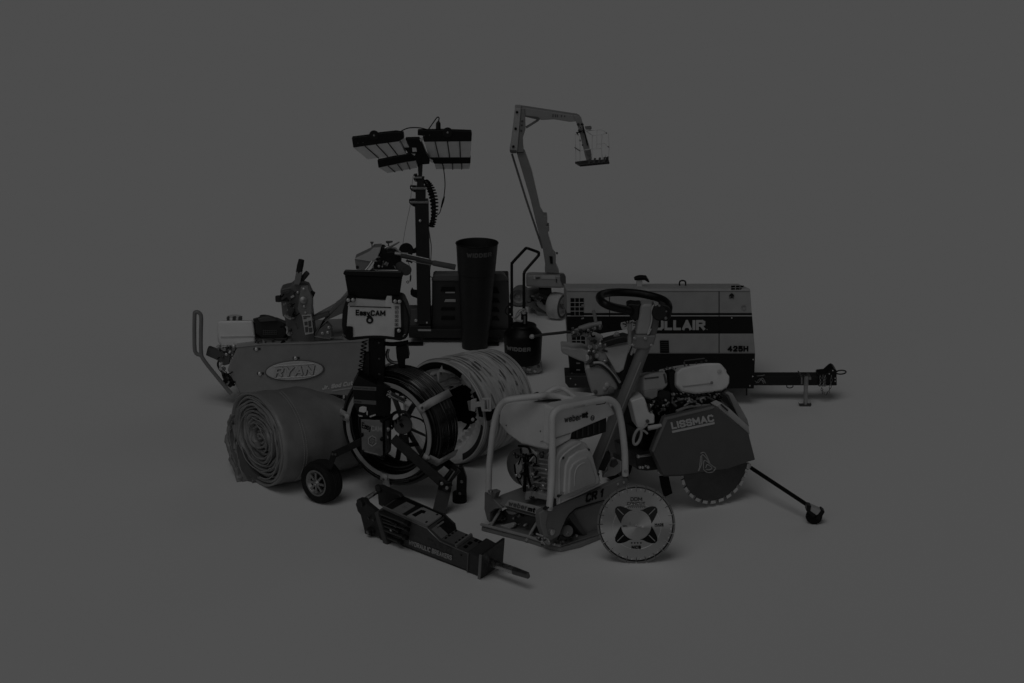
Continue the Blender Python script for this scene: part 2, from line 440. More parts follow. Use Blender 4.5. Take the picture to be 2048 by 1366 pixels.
# cabinet
cab = build(MB().slab(F, [(864,560),(868,557),(1014,557),(1017,558),(1018.5,611),(1017,668),(863.5,668)], .04, .22), 'cabinet', M(13), T, .006)
build(MB().wedge(F, [(863,558),(869,549.5),(1008,549.5),(1016,558),(1016,562),(863,562)], .034, .225, 8).wedge(F, [(870,551),(872,547.5),(1004,547.5),(1006,551)], .06, .21, 8), 'cabinet_lid', M(27), T, .005)
ph = [z3((835,790),(955,790),(955,832),(825,832)), z3((870,838),(955,838),(955,850),(866,850)), z3((868,905),(962,905),(962,930),(858,930)), z3((835,975),(955,975),(955,1005),(825,1005)), z3((835,1055),(955,1055),(955,1090),(828,1090))]
for i, pts in enumerate(ph):
    build(MB().slab(F, pts, .036, .05), 'louver', (M(56) if i in (1, 2) else K4), cab, .0015)
z4 = zr(980, 400, 4.553)
build(MB().slab(F, z4((-60,600),(166,752),(172,960),(166,1178),(-60,1178)), .037, .05), 'side_panel', M(19), cab, .003)
for y0, y1, x1 in ((795,850,88), (893,935,92), (978,1018,90), (1058,1096,88)):
    build(MB().slab(F, z4((32,y0),(x1-25,y0),(x1,y1),(15,y1)), .032, .045), 'louver', K4, cab, .0015)
# base frame, drawbar block, feet, wheels
build(MB().slab(F, [(816,652),(862,652),(862,659),(1018,660),(1018,676),(818,676)], .0, .45), 'base_frame', M(10), T, .003)
build(MB().slab(F, [(836,658.6),(862,658.9),(862,662.4),(836,662)], -.003, .01), 'reflector_strip', M(58), T)
build(MB().slab(F, [(816,618),(836,618),(838,652),(816,652)], .01, .1), 'drawbar_socket', M(24), T, .003)
build(MB().slab(F, zr(690,470,8.533)((1115,965),(1140,918),(1165,955),(1225,965),(1235,1085),(1150,1050),(1120,1020)), .01, .05), 'mast_latch', K4, T, .002)
for x0, x1, xp in ((816,846,844.5), (976,998,996.5)):
    f = build(MB().rect(F, x0, 688.4, x1, 692, -.05, .0), 'stabiliser_foot', K4, T, .001)
    build(MB().rect(F, xp - 1.2, 672, xp + 1.2, 688.4, -.03, -.02), 'stabiliser_post', K8, f)
fx = G(850, 692).y
for xx in (824, 1000):
    c = F(xx, 668, .2); r = c.z
    build(MB().lathe(c - V((.03,0,0)), (1,0,0), [(r*.4,0),(r*.9,0),(r,.012),(r,.048),(r*.9,.06),(r*.4,.06),(r*.4,0)], 36), 'wheel', M(6, 'rubber'), T)
wd = zr(690,470,8.533)
build(MB().cyl(F(812.5, 500.5, -.02), F(812.5, 500.5, .05), 14.5*m, seg=36).slab(F, wd((1155,260),(1215,220),(1215,310),(1150,320)), 0, .03), 'winch_drum', K4, T, .003)
kb = MB().tube(F.P(wd((1120,690),(1118,750),(1110,790)), .02), m*1.6, 8).ring(F(*wd((1072,802))[0], .02), F.b, m*2.3, m*.8, 20, 6)
kb.tube(F.P([(813,514),(819,532),(821.4,551)], .02), m*.6, 6)
build(kb, 'locking_pin', M(12, 'metal'), T)

# ================================================================== boom lift
F = Fr((0, 11.25, 0)); m = F.m
T = thing('boom_lift', G(1090, 650), 'articulated boom lift with its jib folded over and work basket raised high', 'boom lift')
z2 = zr(980, 200, 6.21); z8 = zr(980, 480, 7.588)
B42 = M(41); B36 = M(36)
# chassis and outrigger
build(MB().slab(F, z8((553,835),(740,800),(935,880),(1000,960),(1165,1150),(1168,1275),(900,1205),(720,1152),(685,1080),(640,1040),(553,1003)), .13, .3), 'chassis', M(40), T, .006)
build(MB().slab(F, z8((700,900),(760,920),(860,1000),(945,1080),(940,1122),(840,1090),(735,1020),(695,960)), .11, .14), 'outrigger_tray', M(60), T, .004)
for q_ in (((690,950),(720,1010),(735,1022),(695,1000)), ((800,965),(850,975),(840,985),(800,980))): build(MB().slab(F, z8(*q_), .105, .12), 'tray_slot', M(18), T)
build(MB().slab(F, z8((735,748),(935,748),(935,798),(880,860),(745,812)), .05, .22), 'slewing_ring', M(8), T, .004)
tt = build(MB().wedge(F, z8((553,540),(640,530),(700,532),(1055,540),(1130,540),(1152,570),(1155,716),(1060,728),(760,720),(550,702)), .0, .2, 9), 'turntable', M(48), T, .01)
build(MB().slab(F, z8((553,690),(760,706),(1060,716),(1153,706),(1155,717),(1060,729),(760,721),(552,703)), -.004, .01), 'lower_trim', M(37), tt)
build(MB().slab(F, z8((1060,530),(1130,525),(1150,562),(1152,705),(1100,690),(1070,620)), -.006, .02), 'engine_cover', M(22), tt, .003)
for q_ in (((690,570),(755,565),(755,588),(700,592)), ((1000,590),(1020,590),(1015,650),(1000,645))): build(MB().slab(F, z8(*q_), -.005, .01), 'vent', M(16), tt)
build(MB().slab(F, z8((780,540),(990,545),(985,600),(775,590)), -.004, .01).slab(F, z8((660,545),(690,540),(690,600),(655,600)), -.004, .01), 'panel', M(58), tt, .002)
# wheels
def tyre(c, ax, r, wd_, mat, rim, parent, seg=40):
    ax = V(ax).normalized(); c = V(c)
    t = build(MB().lathe(c, ax, [(r*.62, .0), (r*.86, -.004), (r*.97, wd_*.12), (r, wd_*.3), (r, wd_*.7), (r*.97, wd_*.88), (r*.86, wd_), (r*.3, wd_), (.001, wd_*.9)], seg), 'wheel', mat, parent)
    build(MB().lathe(c, ax, [(.001, wd_*.12), (r*.14, wd_*.12), (r*.17, wd_*.2), (r*.5, wd_*.22), (r*.58, wd_*.02), (r*.63, wd_*.02), (r*.63, wd_*.1)], seg), 'rim', rim, t)
    return t
def wheel_on_floor(px, pyb, r, ax, wd_, mat, rim, parent):
    g = G(px, pyb); return tyre(g + V((0, 0, r)), ax, r, wd_, mat, rim, parent)
r_ = 27 * m
wh = wheel_on_floor(1124.5, 639, r_, (-.9, .5, 0), .075, M(60, 'rubber'), M(58), T)
g_ = G(1124.5, 639) + V((0,0,r_))
build(MB().ring(g_ + V((.9,-.5,0)).normalized()*.004, (-.9,.5,0), r_*.80, r_*.085, 48, 8), 'tyre_bead', M(20, 'rubber'), wh)
build(MB().cyl(g_ + V((.9,-.5,0)).normalized()*.012, g_, r_*.2), 'wheel_hub', M(30), wh)
build(MB().slab(F, z8((880,985),(1040,995),(1050,1015),(1000,1020),(890,1000)), .1, .125), 'axle_gap', M(8), T)
build(MB().slab(F, z8((600,850),(625,860),(650,905),(640,910),(600,870)), .11, .14), 'axle_gap', M(16), T)
build(MB().slab(F, z8((700,1075),(1165,1230),(1165,1275),(905,1205),(720,1152)), .11, .16), 'outrigger_beam', M(46), T, .003)
wheel_on_floor(1037, 614, 20*m, (.2, 1, 0), .1, M(34, 'rubber'), M(52), T)
clutter(F, z8, 570, 840, 900, 960, .11, 14, 4, T, (14, 24, 36, 52, 62), .8)
# booms
lb = build(MB().slab(F, z2((330,655),(430,648),(520,900))+[(1081,420)]+z4((490,145),(522,145),(522,215),(512,240),(540,240),(540,285),(527,290),(530,325),(575,480),(600,510),(600,600),(632,672),(500,660),(505,600),(480,440),(425,230),(370,0)), .06, .16), 'lower_boom', M(40), T, .006)
build(MB().slab(F, z4((540,512),(570,515),(572,580),(550,580)), .055, .07), 'boom_slot', M(4), lb)
bolt(F, *z4((610,484))[0], .1, 2.2, M(24), lb, 'limit_switch')
build(MB().tube([F(*z2((272,668))[0], .09), F(*z4((330,0))[0], .09), F(*z4((478,440))[0], .09)], m*2.1, 8), 'levelling_rod', M(32), T)
el = build(MB().slab(F, z2((312,103),(385,103),(340,640),(330,662),(255,660),(243,640),(260,560),(292,300)), .03, .16), 'elbow', M(54), T, .004)
build(MB().slab(F, z2((385,103),(430,108),(440,260),(442,360),(410,470),(412,560),(420,645),(340,650)), .04, .15), 'elbow_side', M(39), el, .003)  # side face of the elbow, its shade put into a darker grey
build(MB().slab(F, z2((243,620),(332,625),(328,664),(255,662)), .022, .05), 'elbow_foot', M(22), el, .003)
for x, y in ((335,150), (318,355), (290,577)): bolt(F, *z2((x,y))[0], .03, 2.6, M(2), el)
for x, y in ((395,310), (388,380), (400,260)): bolt(F, *z2((x,y))[0], .04, 2.0, M(20), el)
ub = build(MB().slab(F, z2((395,95),(430,96),(1030,188),(1066,192),(1068,268),(985,272),(800,242),(640,250),(560,225),(430,208),(390,205)), .05, .13), 'upper_boom', M(46), T, .005)
build(MB().slab(F, z2((435,190),(600,212),(620,245),(560,238),(435,208)), .046, .07).slab(F, z2((575,220),(615,222),(615,248),(575,246)), .044, .07), 'boom_underside', M(26), ub)
for x in (775, 805, 830, 880, 920): 
    build(MB().slab(F, z2((x,175+(x-775)*.1),(x+16,177+(x-775)*.1),(x+14,215),(x,212)), .0485, .052), 'boom_marking', M(26, 'decal'), ub)
build(MB().tube([F(*z2((448,342))[0], .08), F(*z2((602,246))[0], .08)], m*2.3, 8), 'lift_cylinder', M(40), T)
jb = build(MB().slab(F, z2((1030,190),(1075,188),(1112,205),(1137,240),(1240,600),(1258,690),(1268,748),(1198,752),(1180,690),(1112,400),(1066,268)), .045, .11), 'jib', M(44), T, .004)
build(MB().slab(F, z2((1142,285),(1158,300),(1218,560),(1205,572)), .035, .05), 'jib_hose', M(3), jb, .002)
for x, y, r in ((1095,300,2.8), (1108,378,2.6), (1118,503,2), (1085,425,2), (1150,560,1.5)): bolt(F, *z2((x,y))[0], .045, r, M(18), jb)
build(MB().slab(F, z2((1185,640),(1250,610),(1262,690),(1215,700)), .035, .05), 'basket_rotator', M(34), jb, .002)
# basket
bk = build(MB().prism([F(*z2((1055,765))[0], -.05), F(*z2((1120,803))[0], -.18), F(*z2((1484,768))[0], -.18), F(*z2((1474,735))[0], .02), F(*z2((1200,748))[0], .02)], V((0,0,-.012))), 'basket_floor', M(8), T, .002)
for a in (.3, .47, .64, .8):
    p = F(*z2((1120,803))[0], -.182).lerp(F(*z2((1484,768))[0], -.182), a); q = p + V((.012, .14, .0))
    build(MB().beam(p + V((0,0,.002)), q + V((0,0,.002)), V((.006,0,0)), V((0,0,.002))), 'floor_rib', M(22), bk)
RL = M(68)
rails = MB()
def rl(*p, d=.0, r=.9): rails.tube(F.P(z2(*p), d), m * r * .85, 6)
rl((1200,385),(1330,370),(1400,372),(1448,410)); rl((1270,442),(1370,430),(1450,412)); rl((1250,607),(1390,600)); rl((1425,540),(1470,580)); rl((1390,430),(1385,600),(1395,740)); rl((1470,415),(1480,590),(1472,735))
rl((1270,440),(1265,740)); rl((1180,375),(1270,440)); rl((1060,420),(1066,760)); rl((1050,590),(1117,632)); rl((1060,420),(1120,455)); rl((1117,455),(1117,790)); rl((1117,632),(1250,607)); rl((1330,370),(1325,600)); rl((1425,540),(1330,545))
build(rails, 'guard_rail', RL, T)
build(MB().slab(F, z2((1430,680),(1445,720),(1470,705),(1474,740),(1440,740)), -.02, .0), 'toe_board', M(16), bk)
build(MB().slab(F, z2((1180,345),(1255,338),(1268,352),(1250,372),(1190,368)), -.03, .02), 'control_box', M(34), T, .003)
for p, q in (((1050,588),(1117,632)), ((1440,400),(1452,418)), ((1462,575),(1478,588))):
    build(MB().tube([F(*z2(p)[0], -.004), F(*z2(q)[0], -.004)], m*1.1, 6), 'rail_clamp', M(34), T)

clutter(F, z2, 1080, 260, 1180, 480, .04, 9, 9, T, (12, 24, 50), .6)
# ================================================================== air compressor
F = Fr((0, G(1600, 813).y, 0)); m = F.m
T = thing('air_compressor', G(1400, 813), 'towable silver and black air compressor with 425H on its side and a drawbar', 'air compressor')
z5 = zr(1120, 540, 5.254); z6 = zr(1380, 540, 4.553)
SIL = M(50); DK = M(4)
body = build(MB().wedge(F, [(1132.6,580),(1500.4,580),(1503.8,626.5),(1134,626.5)], 0, .5, 11.5).slab(F, [(1134.6,667.2),(1507.2,667.2),(1510.5,707),(1137,707)], 0, .5), 'canopy', SIL, T, .004)
build(MB().wedge(F, [(1132.4,577.5),(1500,577.5),(1500.6,582.5),(1133,582.5)], -.004, .5, 11.5), 'roof_panel', M(54), body, .002)
build(MB().slab(F, [(1134,626.5),(1503.8,626.5),(1507.2,667.2),(1134.6,667.2)], .001, .498), 'black_band', DK, body)
build(MB().slab(F, [(1134.2,630.6),(1504.1,630.6),(1504.3,632.6),(1134.3,632.6)], -.001, .01), 'pinstripe', M(54), body)
build(MB().slab(F, [(1137,707),(1510.5,707),(1508,777.5),(1181,777.5),(1140,752)], .002, .48), 'lower_skirt', M(4), T, .004)
build(MB().slab(F, [(1129.5,752),(1178,752),(1186,776),(1138,776),(1130.5,766)], -.05, .1), 'skid_foot', M(12), T, .004)
for x in (1219, 1438.2):
    build(MB().rect(F, x - .8, 583, x + .8, 707, -.0015, .004), 'door_gap', DK, body)
build(MB().rect(F, 1133, 582.2, 1500.6, 583.0, -.002, .003).rect(F, 1137, 706.2, 1510, 707.6, -.002, .003), 'panel_seam', M(28), body)
# grilles: dark openings behind a light mesh
for (x0, y0, x1, y1, nx, ny) in ((1141, 596.5, 1167.6, 631, 3, 4), (1144, 672.5, 1170, 698, 3, 3)):
    g = build(MB().rect(F, x0, y0, x1, y1, -.003, .004), 'grille', M(2), body)
    bars = MB()
    for i in range(1, nx): x = x0 + (x1 - x0) * i / nx; bars.rect(F, x - .55, y0, x + .55, y1, -.006, -.002)
    for i in range(1, ny): y = y0 + (y1 - y0) * i / ny; bars.rect(F, x0, y - .55, x1, y + .55, -.0065, -.0025)
    build(bars, 'grille_bar', M(52), g)
build(MB().slab(F, z5((222,368),(250,362),(252,378),(225,376)), -.008, 0).slab(F, z5((222,508),(250,500),(252,514),(225,518)), -.008, 0), 'door_latch', AL, body)
for y in (980, 1050):
    build(MB().slab(F, z5((172,y-5),(212,y-2),(210,y+7),(172,y+7)), -.004, .01), 'skirt_slot', M(40), T)
for x, y in ((125,1087), (110,1140), (163,1203)): bolt(F, *z5((x,y))[0], -.05 if y > 1100 else .002, 1.4, AL, T)
# small vent block
vb = build(MB().slab(F, z5((1050,742),(1143,742),(1147,870),(1052,870)), -.004, .004), 'vent_block', M(3), body)
vr = MB()
for k in range(1, 6):
    y = 742 + 128 * k / 6; vr.slab(F, z5((1060,y-2),(1138,y-2),(1138,y+2),(1060,y+2)), -.006, -.003)
build(vr, 'vent_rib', M(16), vb)
# top: exhaust flap, lifting eye
build(MB().slab(F, z5((780,100),(805,84),(850,75),(912,80),(943,131),(925,131),(890,108),(785,110)), .22, .27), 'exhaust_flap', M(3), T, .002)
build(MB().slab(F, z5((806,105),(866,105),(866,185),(806,185)), .225, .265), 'exhaust_pipe', M(60), T, .002)
build(MB().tube(catmull(F.P(z5((1257,185),(1258,125),(1287,111),(1318,125),(1319,185)), .3)), m*1.6, 10), 'lifting_eye', M(4), T)
# marks and writing
bline(F, (1289, 660.4), (1410.5, 660.4), (0, -20.4), -.003, 'SULLAIR', 'name_lettering', M(54, 'decal'), body, stroke=.25, gap=.1)
bline(F, (1455, 703.4), (1496.8, 703.4), (0, -11.8), -.003, '425H', 'model_lettering', M(2, 'decal'), body, stroke=.27, gap=.12)
bolt(F, 1414, 659, -.001, 1.0, M(40, 'decal'), body, 'trademark_dot')
lg = build(MB().tube([F(1256, 649.5, -.001), F(1256, 649.5, -.004)], [m*14.5, m*14.5], 40), 'round_logo', M(52, 'decal'), body)
sp = MB()
for k in range(8):
    a = 2 * pi * k / 8 + .2
    p = (1256 + 3 * cos(a), 649.5 + 3 * sin(a)); q = (1256 + 11 * cos(a), 649.5 + 11 * sin(a))
    dx, dy = -sin(a) * .9, cos(a) * .9
    sp.slab(F, [(p[0]-dx,p[1]-dy),(q[0]-dx,q[1]-dy),(q[0]+dx,q[1]+dy),(p[0]+dx,p[1]+dy)], -.006, -.003)
build(sp, 'logo_ray', M(3, 'decal'), lg)
ch = build(MB().rect(F, 1264, 643, 1276, 664, -.0045, -.001), 'side_mark', M(48, 'decal'), body)
cs = MB()
for k in range(4):
    y = 645 + k * 5
    cs.slab(F, [(1266,y),(1274,y),(1274,y+1.6),(1271,y+1.6),(1271,y+3),(1269,y+3),(1269,y+1.6),(1266,y+1.6)], -.007, -.004)
build(cs, 'mark_bar', M(3, 'decal'), ch)
bl = MB()
for x0, x1 in ((375,411), (418,452), (458,492)):
    bl.slab(F, z6((x0,143),(x1,143),(x1-(6 if x0>450 else 0),158),(x0,160)), -.006, -.003)
    if x0 < 450: bl.slab(F, z6((x0,165),(x1,165),(x1,179),(x0,179)), -.006, -.003)
    else: bl.slab(F, z6((x0,165),(x0+16,165),(x0+2,179),(x0-4,179)), -.006, -.003)
build(bl, 'block_emblem', M(3, 'decal'), body)
build(MB().slab(F, z6((380,211),(396,222),(405,240),(388,244),(388,252),(402,252),(402,257),(357,257),(357,252),(374,252),(374,244),(354,240),(364,222)), -.004, -.001), 'spade_decal', M(8, 'decal'), body)
build(MB().lathe(F(1487.6, 615, -.003), F.b, [(m*2.5,0),(m*4.4,-.003),(m*4.6,.0)], 24), 'filler_cap', M(44), body)
for x, y in ((380,436), (575,815), (571,968), (545,1053)):
    bolt(F, *z6((x,y))[0], 0.002, 1.4, AL, T)
build(MB().tube(F.P(z6((516,1080),(516,1140)), .05), m*1.6, 8), 'drain_pipe', M(8), T)
# wheels under the body, hidden by the floor saw
for xx in (1335, 1372):
    p = F(xx, 770, .18); tyre(V((p.x, p.y, 16*m)), (0, 1, 0), 16*m, .1, M(6, 'rubber'), M(30), T)
# drawbar
db = build(MB().slab(F, z6((582,972),(1175,970),(1175,1052),(582,1052)), .08, .16), 'drawbar', M(7), T, .003)
build(MB().slab(F, z6((1170,962),(1180,955),(1240,950),(1290,905),(1310,898),(1335,915),(1338,1052),(1165,1056)), .07, .17), 'coupler', M(4), T, .003)
build(MB().ring(F(*z6((1375,931))[0], .1), UPV * .92 + FWD * .4, m*10, m*1.5, 36, 8), 'tow_ring', M(12, 'metal'), T)
for x, y in ((1322,985), (1322,1013), (1300,915), (1268,945)): bolt(F, *z6((x,y))[0], .07, 1.3, AL, T)
jk = build(MB().tube(F.P(z6((1058,965),(1055,1060),(1051,1238)), .015), m*4.2, 14), 'jack_tube', M(48, 'metal'), T)
build(MB().tube(F.P(z6((1057,975),(1056,1050)), .015), m*5.2, 14), 'jack_sleeve', M(42, 'metal'), jk, .001)
build(MB().slab(F, z6((988,1214),(1005,1230),(1095,1230),(1108,1222),(1100,1246),(1003,1246)), .0, .03), 'jack_foot', M(16), jk, .002)
build(MB().tube(F.P(z6((980,922),(990,922),(992,952),(1050,956),(1056,940),(1057,965)), .012), m*1.2, 8), 'jack_crank', M(14, 'metal'), jk)
build(MB().rect(F, *z6((1010,975))[0], *z6((1026,1042))[0], .02, .09).rect(F, *z6((1080,978))[0], *z6((1104,1000))[0], .02, .09), 'jack_clamp', M(38, 'metal'), jk, .001)
build(MB().tube(catmull(F.P(z6((880,1050),(885,1068),(910,1074),(934,1066),(938,1050)), .1)), m*1.0, 8), 'cable_loop', M(5), T)
for pth in (((590,1010),(620,1025),(650,1000),(690,1030)), ((640,1000),(660,985),(685,1015)), ((600,1030),(640,990),(672,1035)), ((610,965),(660,960),(680,955))):
    build(MB().tube(catmull(F.P(z6(*pth), .07)), m*.7, 6), 'wiring', M(44), T)
def chain(pts, n):
    c = MB(); P = catmull(F.P(z6(*pts), .055), 12); step = (len(P) - 1) / n
    for i in range(n):
        a = P[int(i * step)]; b2 = P[min(len(P) - 1, int((i + 1) * step))]; d = (b2 - a).normalized(); mid = (a + b2) / 2; h = (b2 - a).length * .62
        s = RGT if i % 2 else FWD
        s = (s - d * s.dot(d)).normalized()
        c.tube([mid + d * h * cos(2*pi*k/12) + s * m * 2.0 * sin(2*pi*k/12) for k in range(12)], m*.7, 5, closed=True)
    return c
build(chain(((1185,958),(1190,1010),(1182,1060)), 6), 'chain', M(36, 'metal'), T)
build(chain(((1210,955),(1218,1010),(1212,1062)), 6), 'chain', M(34, 'metal'), T)
build(chain(((1232,960),(1226,1010),(1232,1058)), 6), 'chain', M(34, 'metal'), T)
build(chain(((1288,958),(1282,1040),(1262,1110),(1232,1135),(1205,1105),(1196,1062)), 13), 'chain', M(30, 'metal'), T)
# ================================================================== sod cutter
F = Fr((0, G(620, 816).y, 0)); m = F.m
T = thing('sod_cutter', G(600, 816), 'grey painted sod cutter with an oval name badge, white engine tank and long handlebars', 'sod cutter')
za = zr(370, 480, 4.27); zt = zr(430, 720, 4.555); zh = zr(690, 470, 8.533)
BD = M(43)
body = build(MB().slab(F, za((445,915),(640,890),(1100,880),(1409,865))+[(742,681),(742,792),(690,792)]+za((960,1297),(470,1312),(360,1110)), 0, .42), 'body_shell', BD, T, .008)
build(MB().slab(F, za((430,912),(640,886),(1100,876),(1409,861))+[(742,680),(742,684)]+za((1409,872),(1100,888),(640,898),(440,922)), -.004, .43), 'shell_lip', M(46), body, .002)
# badge
c = F(589, 741.6, -.012); ang = R(4)
ux = F.u * cos(ang) + F.v * sin(ang); uy = F.v * cos(ang) - F.u * sin(ang)
ov = [c + ux * (57*m*cos(2*pi*k/48)) + uy * (19.5*m*sin(2*pi*k/48)) for k in range(48)]
bd = build(MB().prism(ov, F.b * .02), 'name_badge', M(60), T, .004)
ov2 = [c + F.b * .004 + ux * (59.5*m*cos(2*pi*k/48)) + uy * (21.5*m*sin(2*pi*k/48)) - F.v * m * .6 for k in range(48)]
build(MB().prism(ov2, F.b * .014), 'badge_rim', M(26), bd, .002)
def bfn(s, t, l): return c - F.b * (.006 + l) + ux * m * (-42 + 78 * s) + uy * m * (-9.5 + 19 * t)
def bfn2(s, t, l): return c - F.b * (.002 + l) + ux * m * (-41 + 78 * s) + uy * m * (-10.7 + 19 * t)
block('RYAN', bfn2, 4.1, 'badge_letter_shade', M(22, 'decal'), bd, stroke=.22, shear=.3)  # dark offset copy drawn as the shade of the raised letters
block('RYAN', bfn, 4.1, 'badge_lettering', M(57, 'decal'), bd, stroke=.2, shear=.3)
ln = MB()
for sgn in (-1, 1): ln.tube([c - F.b*.002 + ux*m*(-40) + uy*m*12.4*sgn, c - F.b*.002 + ux*m*40 + uy*m*12.4*sgn], m*.9, 8)
build(ln, 'badge_line', M(70), bd)
bline(F, (644, 780), (722, 767.5), (1.5, -9), -.003, 'Jr. Sod Cutter', 'model_lettering', M(64, 'decal'), body, stroke=.26, gap=.12)
build(MB().slab(F, [(664,781),(710,774),(710,776),(664,783)], -.003, 0), 'underline', M(56, 'decal'), body)
for x, y, r in ((610,930,3.4), (945,1007,3.6), (640,1140,3.8)):
    p = za((x,y))[0]
    build(MB().rect(F, p[0]-6, p[1]-2, p[0]+8, p[1]+2.5, -.003, .002), 'bolt_slot', M(14), body, .001)
    bolt(F, p[0], p[1], -.002, r, M(62, 'metal'), body)
# engine: tank, cap, air cleaner
tk = build(MB().wedge(F, za((270,702),(300,690),(580,688),(592,760),(604,900),(450,915),(310,922),(278,860)), .06, .3, 14.5), 'fuel_tank', M(75), T, .012, 3)
build(MB().slab(F, za((305,825),(595,818),(596,826),(305,834)), .056, .07), 'tank_seam', M(62), tk)
cp = build(MB().lathe(F(*za((422,692))[0], .12), (0,0,1), [(.001,.0),(m*15.5,.0),(m*16,m*3),(m*16,m*8.5),(m*14,m*10),(.001,m*10)], 40), 'tank_cap', M(66), tk)
for x, w_ in ((358,16), (405,26), (455,30)):
    build(MB().slab(F, za((x,662),(x+w_,660),(x+w_,688),(x,688)), .075, .1), 'cap_grip', M(18), cp, .001)
ac = build(MB().wedge(F, za((575,672),(640,655),(745,668),(800,690),(852,712),(868,800),(840,845),(650,838),(602,795),(598,720)), .05, .25, 14), 'air_cleaner', M(10, 'plastic'), T, .006)
build(MB().slab(F, za((618,672),(700,655),(748,668),(790,690),(640,702)), .03, .07), 'cleaner_lid', M(20, 'plastic'), ac, .004)
build(MB().lathe(F(*za((672,660))[0], .12), (0,0,1), [(.001,0),(m*8,0),(m*8,m*3.5),(.001,m*4)], 24), 'wing_nut', M(10), ac)
gr = MB()
for i in range(7): gr.slab(F, za((668+i*18,768),(674+i*18,768),(674+i*18,812),(668+i*18,812)), .046, .052)
for j in range(3): gr.slab(F, za((664,772+j*16),(784,772+j*16),(784,776+j*16),(664,776+j*16)), .0455, .052)
build(gr, 'cleaner_grille', M(20), ac)
build(MB().slab(F, za((600,845),(870,840),(870,892),(610,895)), .04, .26), 'engine_base', M(14), T, .003)
build(MB().slab(F, za((600,890),(640,850),(860,868),(862,882),(700,890)), .03, .06), 'throttle_plate', M(26), T, .002)
# misc engine pieces at the left of the body
build(MB().slab(F, za((280,920),(330,905),(440,900),(430,960),(400,1010),(340,1020),(300,990)), .05, .25), 'crankcase', M(40, 'metal'), T, .005)
for x, y, r, t in ((312,965,4,64), (375,985,4.5,60), (385,915,3.5,20), (345,1000,3,58), (290,940,3,14), (420,905,4,56), (330,1100,4.5,58), (375,1195,4,56), (345,1135,3,44)):
    bolt(F, *za((x,y))[0], .045, r, M(t, 'metal'), T, 'engine_fitting', h=m*3)
build(MB().slab(F, za((190,928),(205,920),(385,985),(380,1060),(330,1075),(280,1030),(178,985)), .02, .06), 'mounting_arm', M(22), T, .003)
build(MB().tube(catmull(F.P(za((300,1010),(280,1060),(300,1110),(345,1150)), .03)), m*2.2, 8), 'fuel_hose', M(14), T)
build(MB().tube(catmull(F.P(za((320,1045),(300,1085),(335,1130)), .02)), m*2.0, 8), 'fuel_hose', M(56), T)
build(MB().slab(F, za((310,1150),(360,1170),(420,1235),(385,1265),(340,1230)), .02, .08), 'foot_bracket', M(12), T, .003)
clutter(F, za, 275, 910, 440, 1010, .03, 16, 12, T)
clutter(F, za, 300, 1080, 410, 1250, .01, 10, 13, T)
clutter(F, za, 590, 850, 860, 885, .02, 8, 14, T, (6, 14, 30, 50))
# tubular front bumper
for dd, sh in ((-.02, 0), (.06, -2.5)):
    build(MB().tube(catmull(F.P(za((395+sh,1312),(300,1200),(165,1030),(138,960),(136,800),(138,660),(120,622))+[(391.5+sh*.3,624.5),(389,634),(389,690),(392,706)]+za((140,985)), dd), 8), m*4.0, 12), 'bumper_tube', M(36), T)
# lever column
colm = build(MB().slab(F, za((812,425),(850,412),(895,402),(930,372),(985,382),(1045,400),(1082,480),(1080,600),(1112,868),(930,886),(905,830),(868,760),(850,665),(832,650),(820,540)), .02, .12), 'lever_column', M(30), T, .006)
pl = build(MB().slab(F, za((988,404),(1045,395),(1085,490),(1078,640),(1100,690),(1012,690),(962,590),(975,500)), -.008, .02), 'notch_plate', M(38), T, .003)
for x, y, r, t in ((1015,418,2.6,60), (1012,508,7,52), (1020,567,3,52), (1030,620,2.6,48), (965,447,3,56), (880,600,3,30), (890,800,4,52)):
    bolt(F, *za((x,y))[0], -.008 if x > 970 else .02, r, M(t, 'metal'), pl)
build(MB().slab(F, za((870,560),(900,545),(935,600),(930,690),(890,660)), .0, .05), 'linkage', M(18), T, .003)
build(MB().slab(F, za((820,440),(890,425),(935,450),(900,530),(870,490),(825,520)), .0, .05), 'clutch_housing', M(20), T, .004)
build(MB().tube(catmull(F.P(za((850,640),(880,660),(905,672)), -.005)), m*3, 8), 'spring', M(54, 'metal'), T)
build(MB().tube(catmull(F.P(za((862,735),(875,760),(872,800)), -.005)), m*2.4, 8), 'spring', M(58, 'metal'), T)
st = build(MB().slab(F, za((998,642),(1078,634),(1098,796),(1026,810)), -.012, -.008), 'warning_sticker', M(58, 'decal'), T)
sb = MB()
for a, b_, c_, d_ in ((1006,652,1068,662), (1010,668,1036,676), (1018,700,1045,730), (1052,692,1076,742), (1024,745,1050,790), (1056,752,1086,790)):
    sb.slab(F, za((a,b_),(c_,b_-4),(c_+2,d_-4),(a+4,d_)), -.0145, -.0125)
build(sb, 'sticker_mark', M(22, 'decal'), st)
l1 = build(MB().slab(F, za((930,380),(945,290),(952,270),(1000,275),(985,360),(975,385)), .0, .03), 'lever', M(38), T, .003)
build(MB().tube(F.P(za((972,280),(985,215),(995,168)), .015), [m*6.2, m*6.6, m*5.8], 14), 'lever_grip', M(9, 'rubber'), l1, .002)
l2 = build(MB().tube(F.P(za((970,360),(998,335)), .04), m*4, 10), 'lever', M(30), T)
build(MB().tube(F.P(za((995,342),(1020,310),(1050,275)), .04), [m*5.2, m*5.4, m*4.8], 14), 'lever_grip', M(16, 'rubber'), l2, .002)
build(MB().tube(F.P(za((800,478),(802,525)), .03), m*7, 16).slab(F, za((815,470),(890,480),(890,525),(815,525)), .01, .06), 'adjuster_knob', M(13, 'rubber'), T, .003)
build(MB().tube(F.P(za((1070,490),(1082,470),(1095,440)), .04), m*5, 12), 'adjuster_knob', M(10, 'rubber'), T, .002)
clutter(F, za, 830, 440, 950, 860, -.004, 16, 15, T, (8, 16, 24, 44, 56))
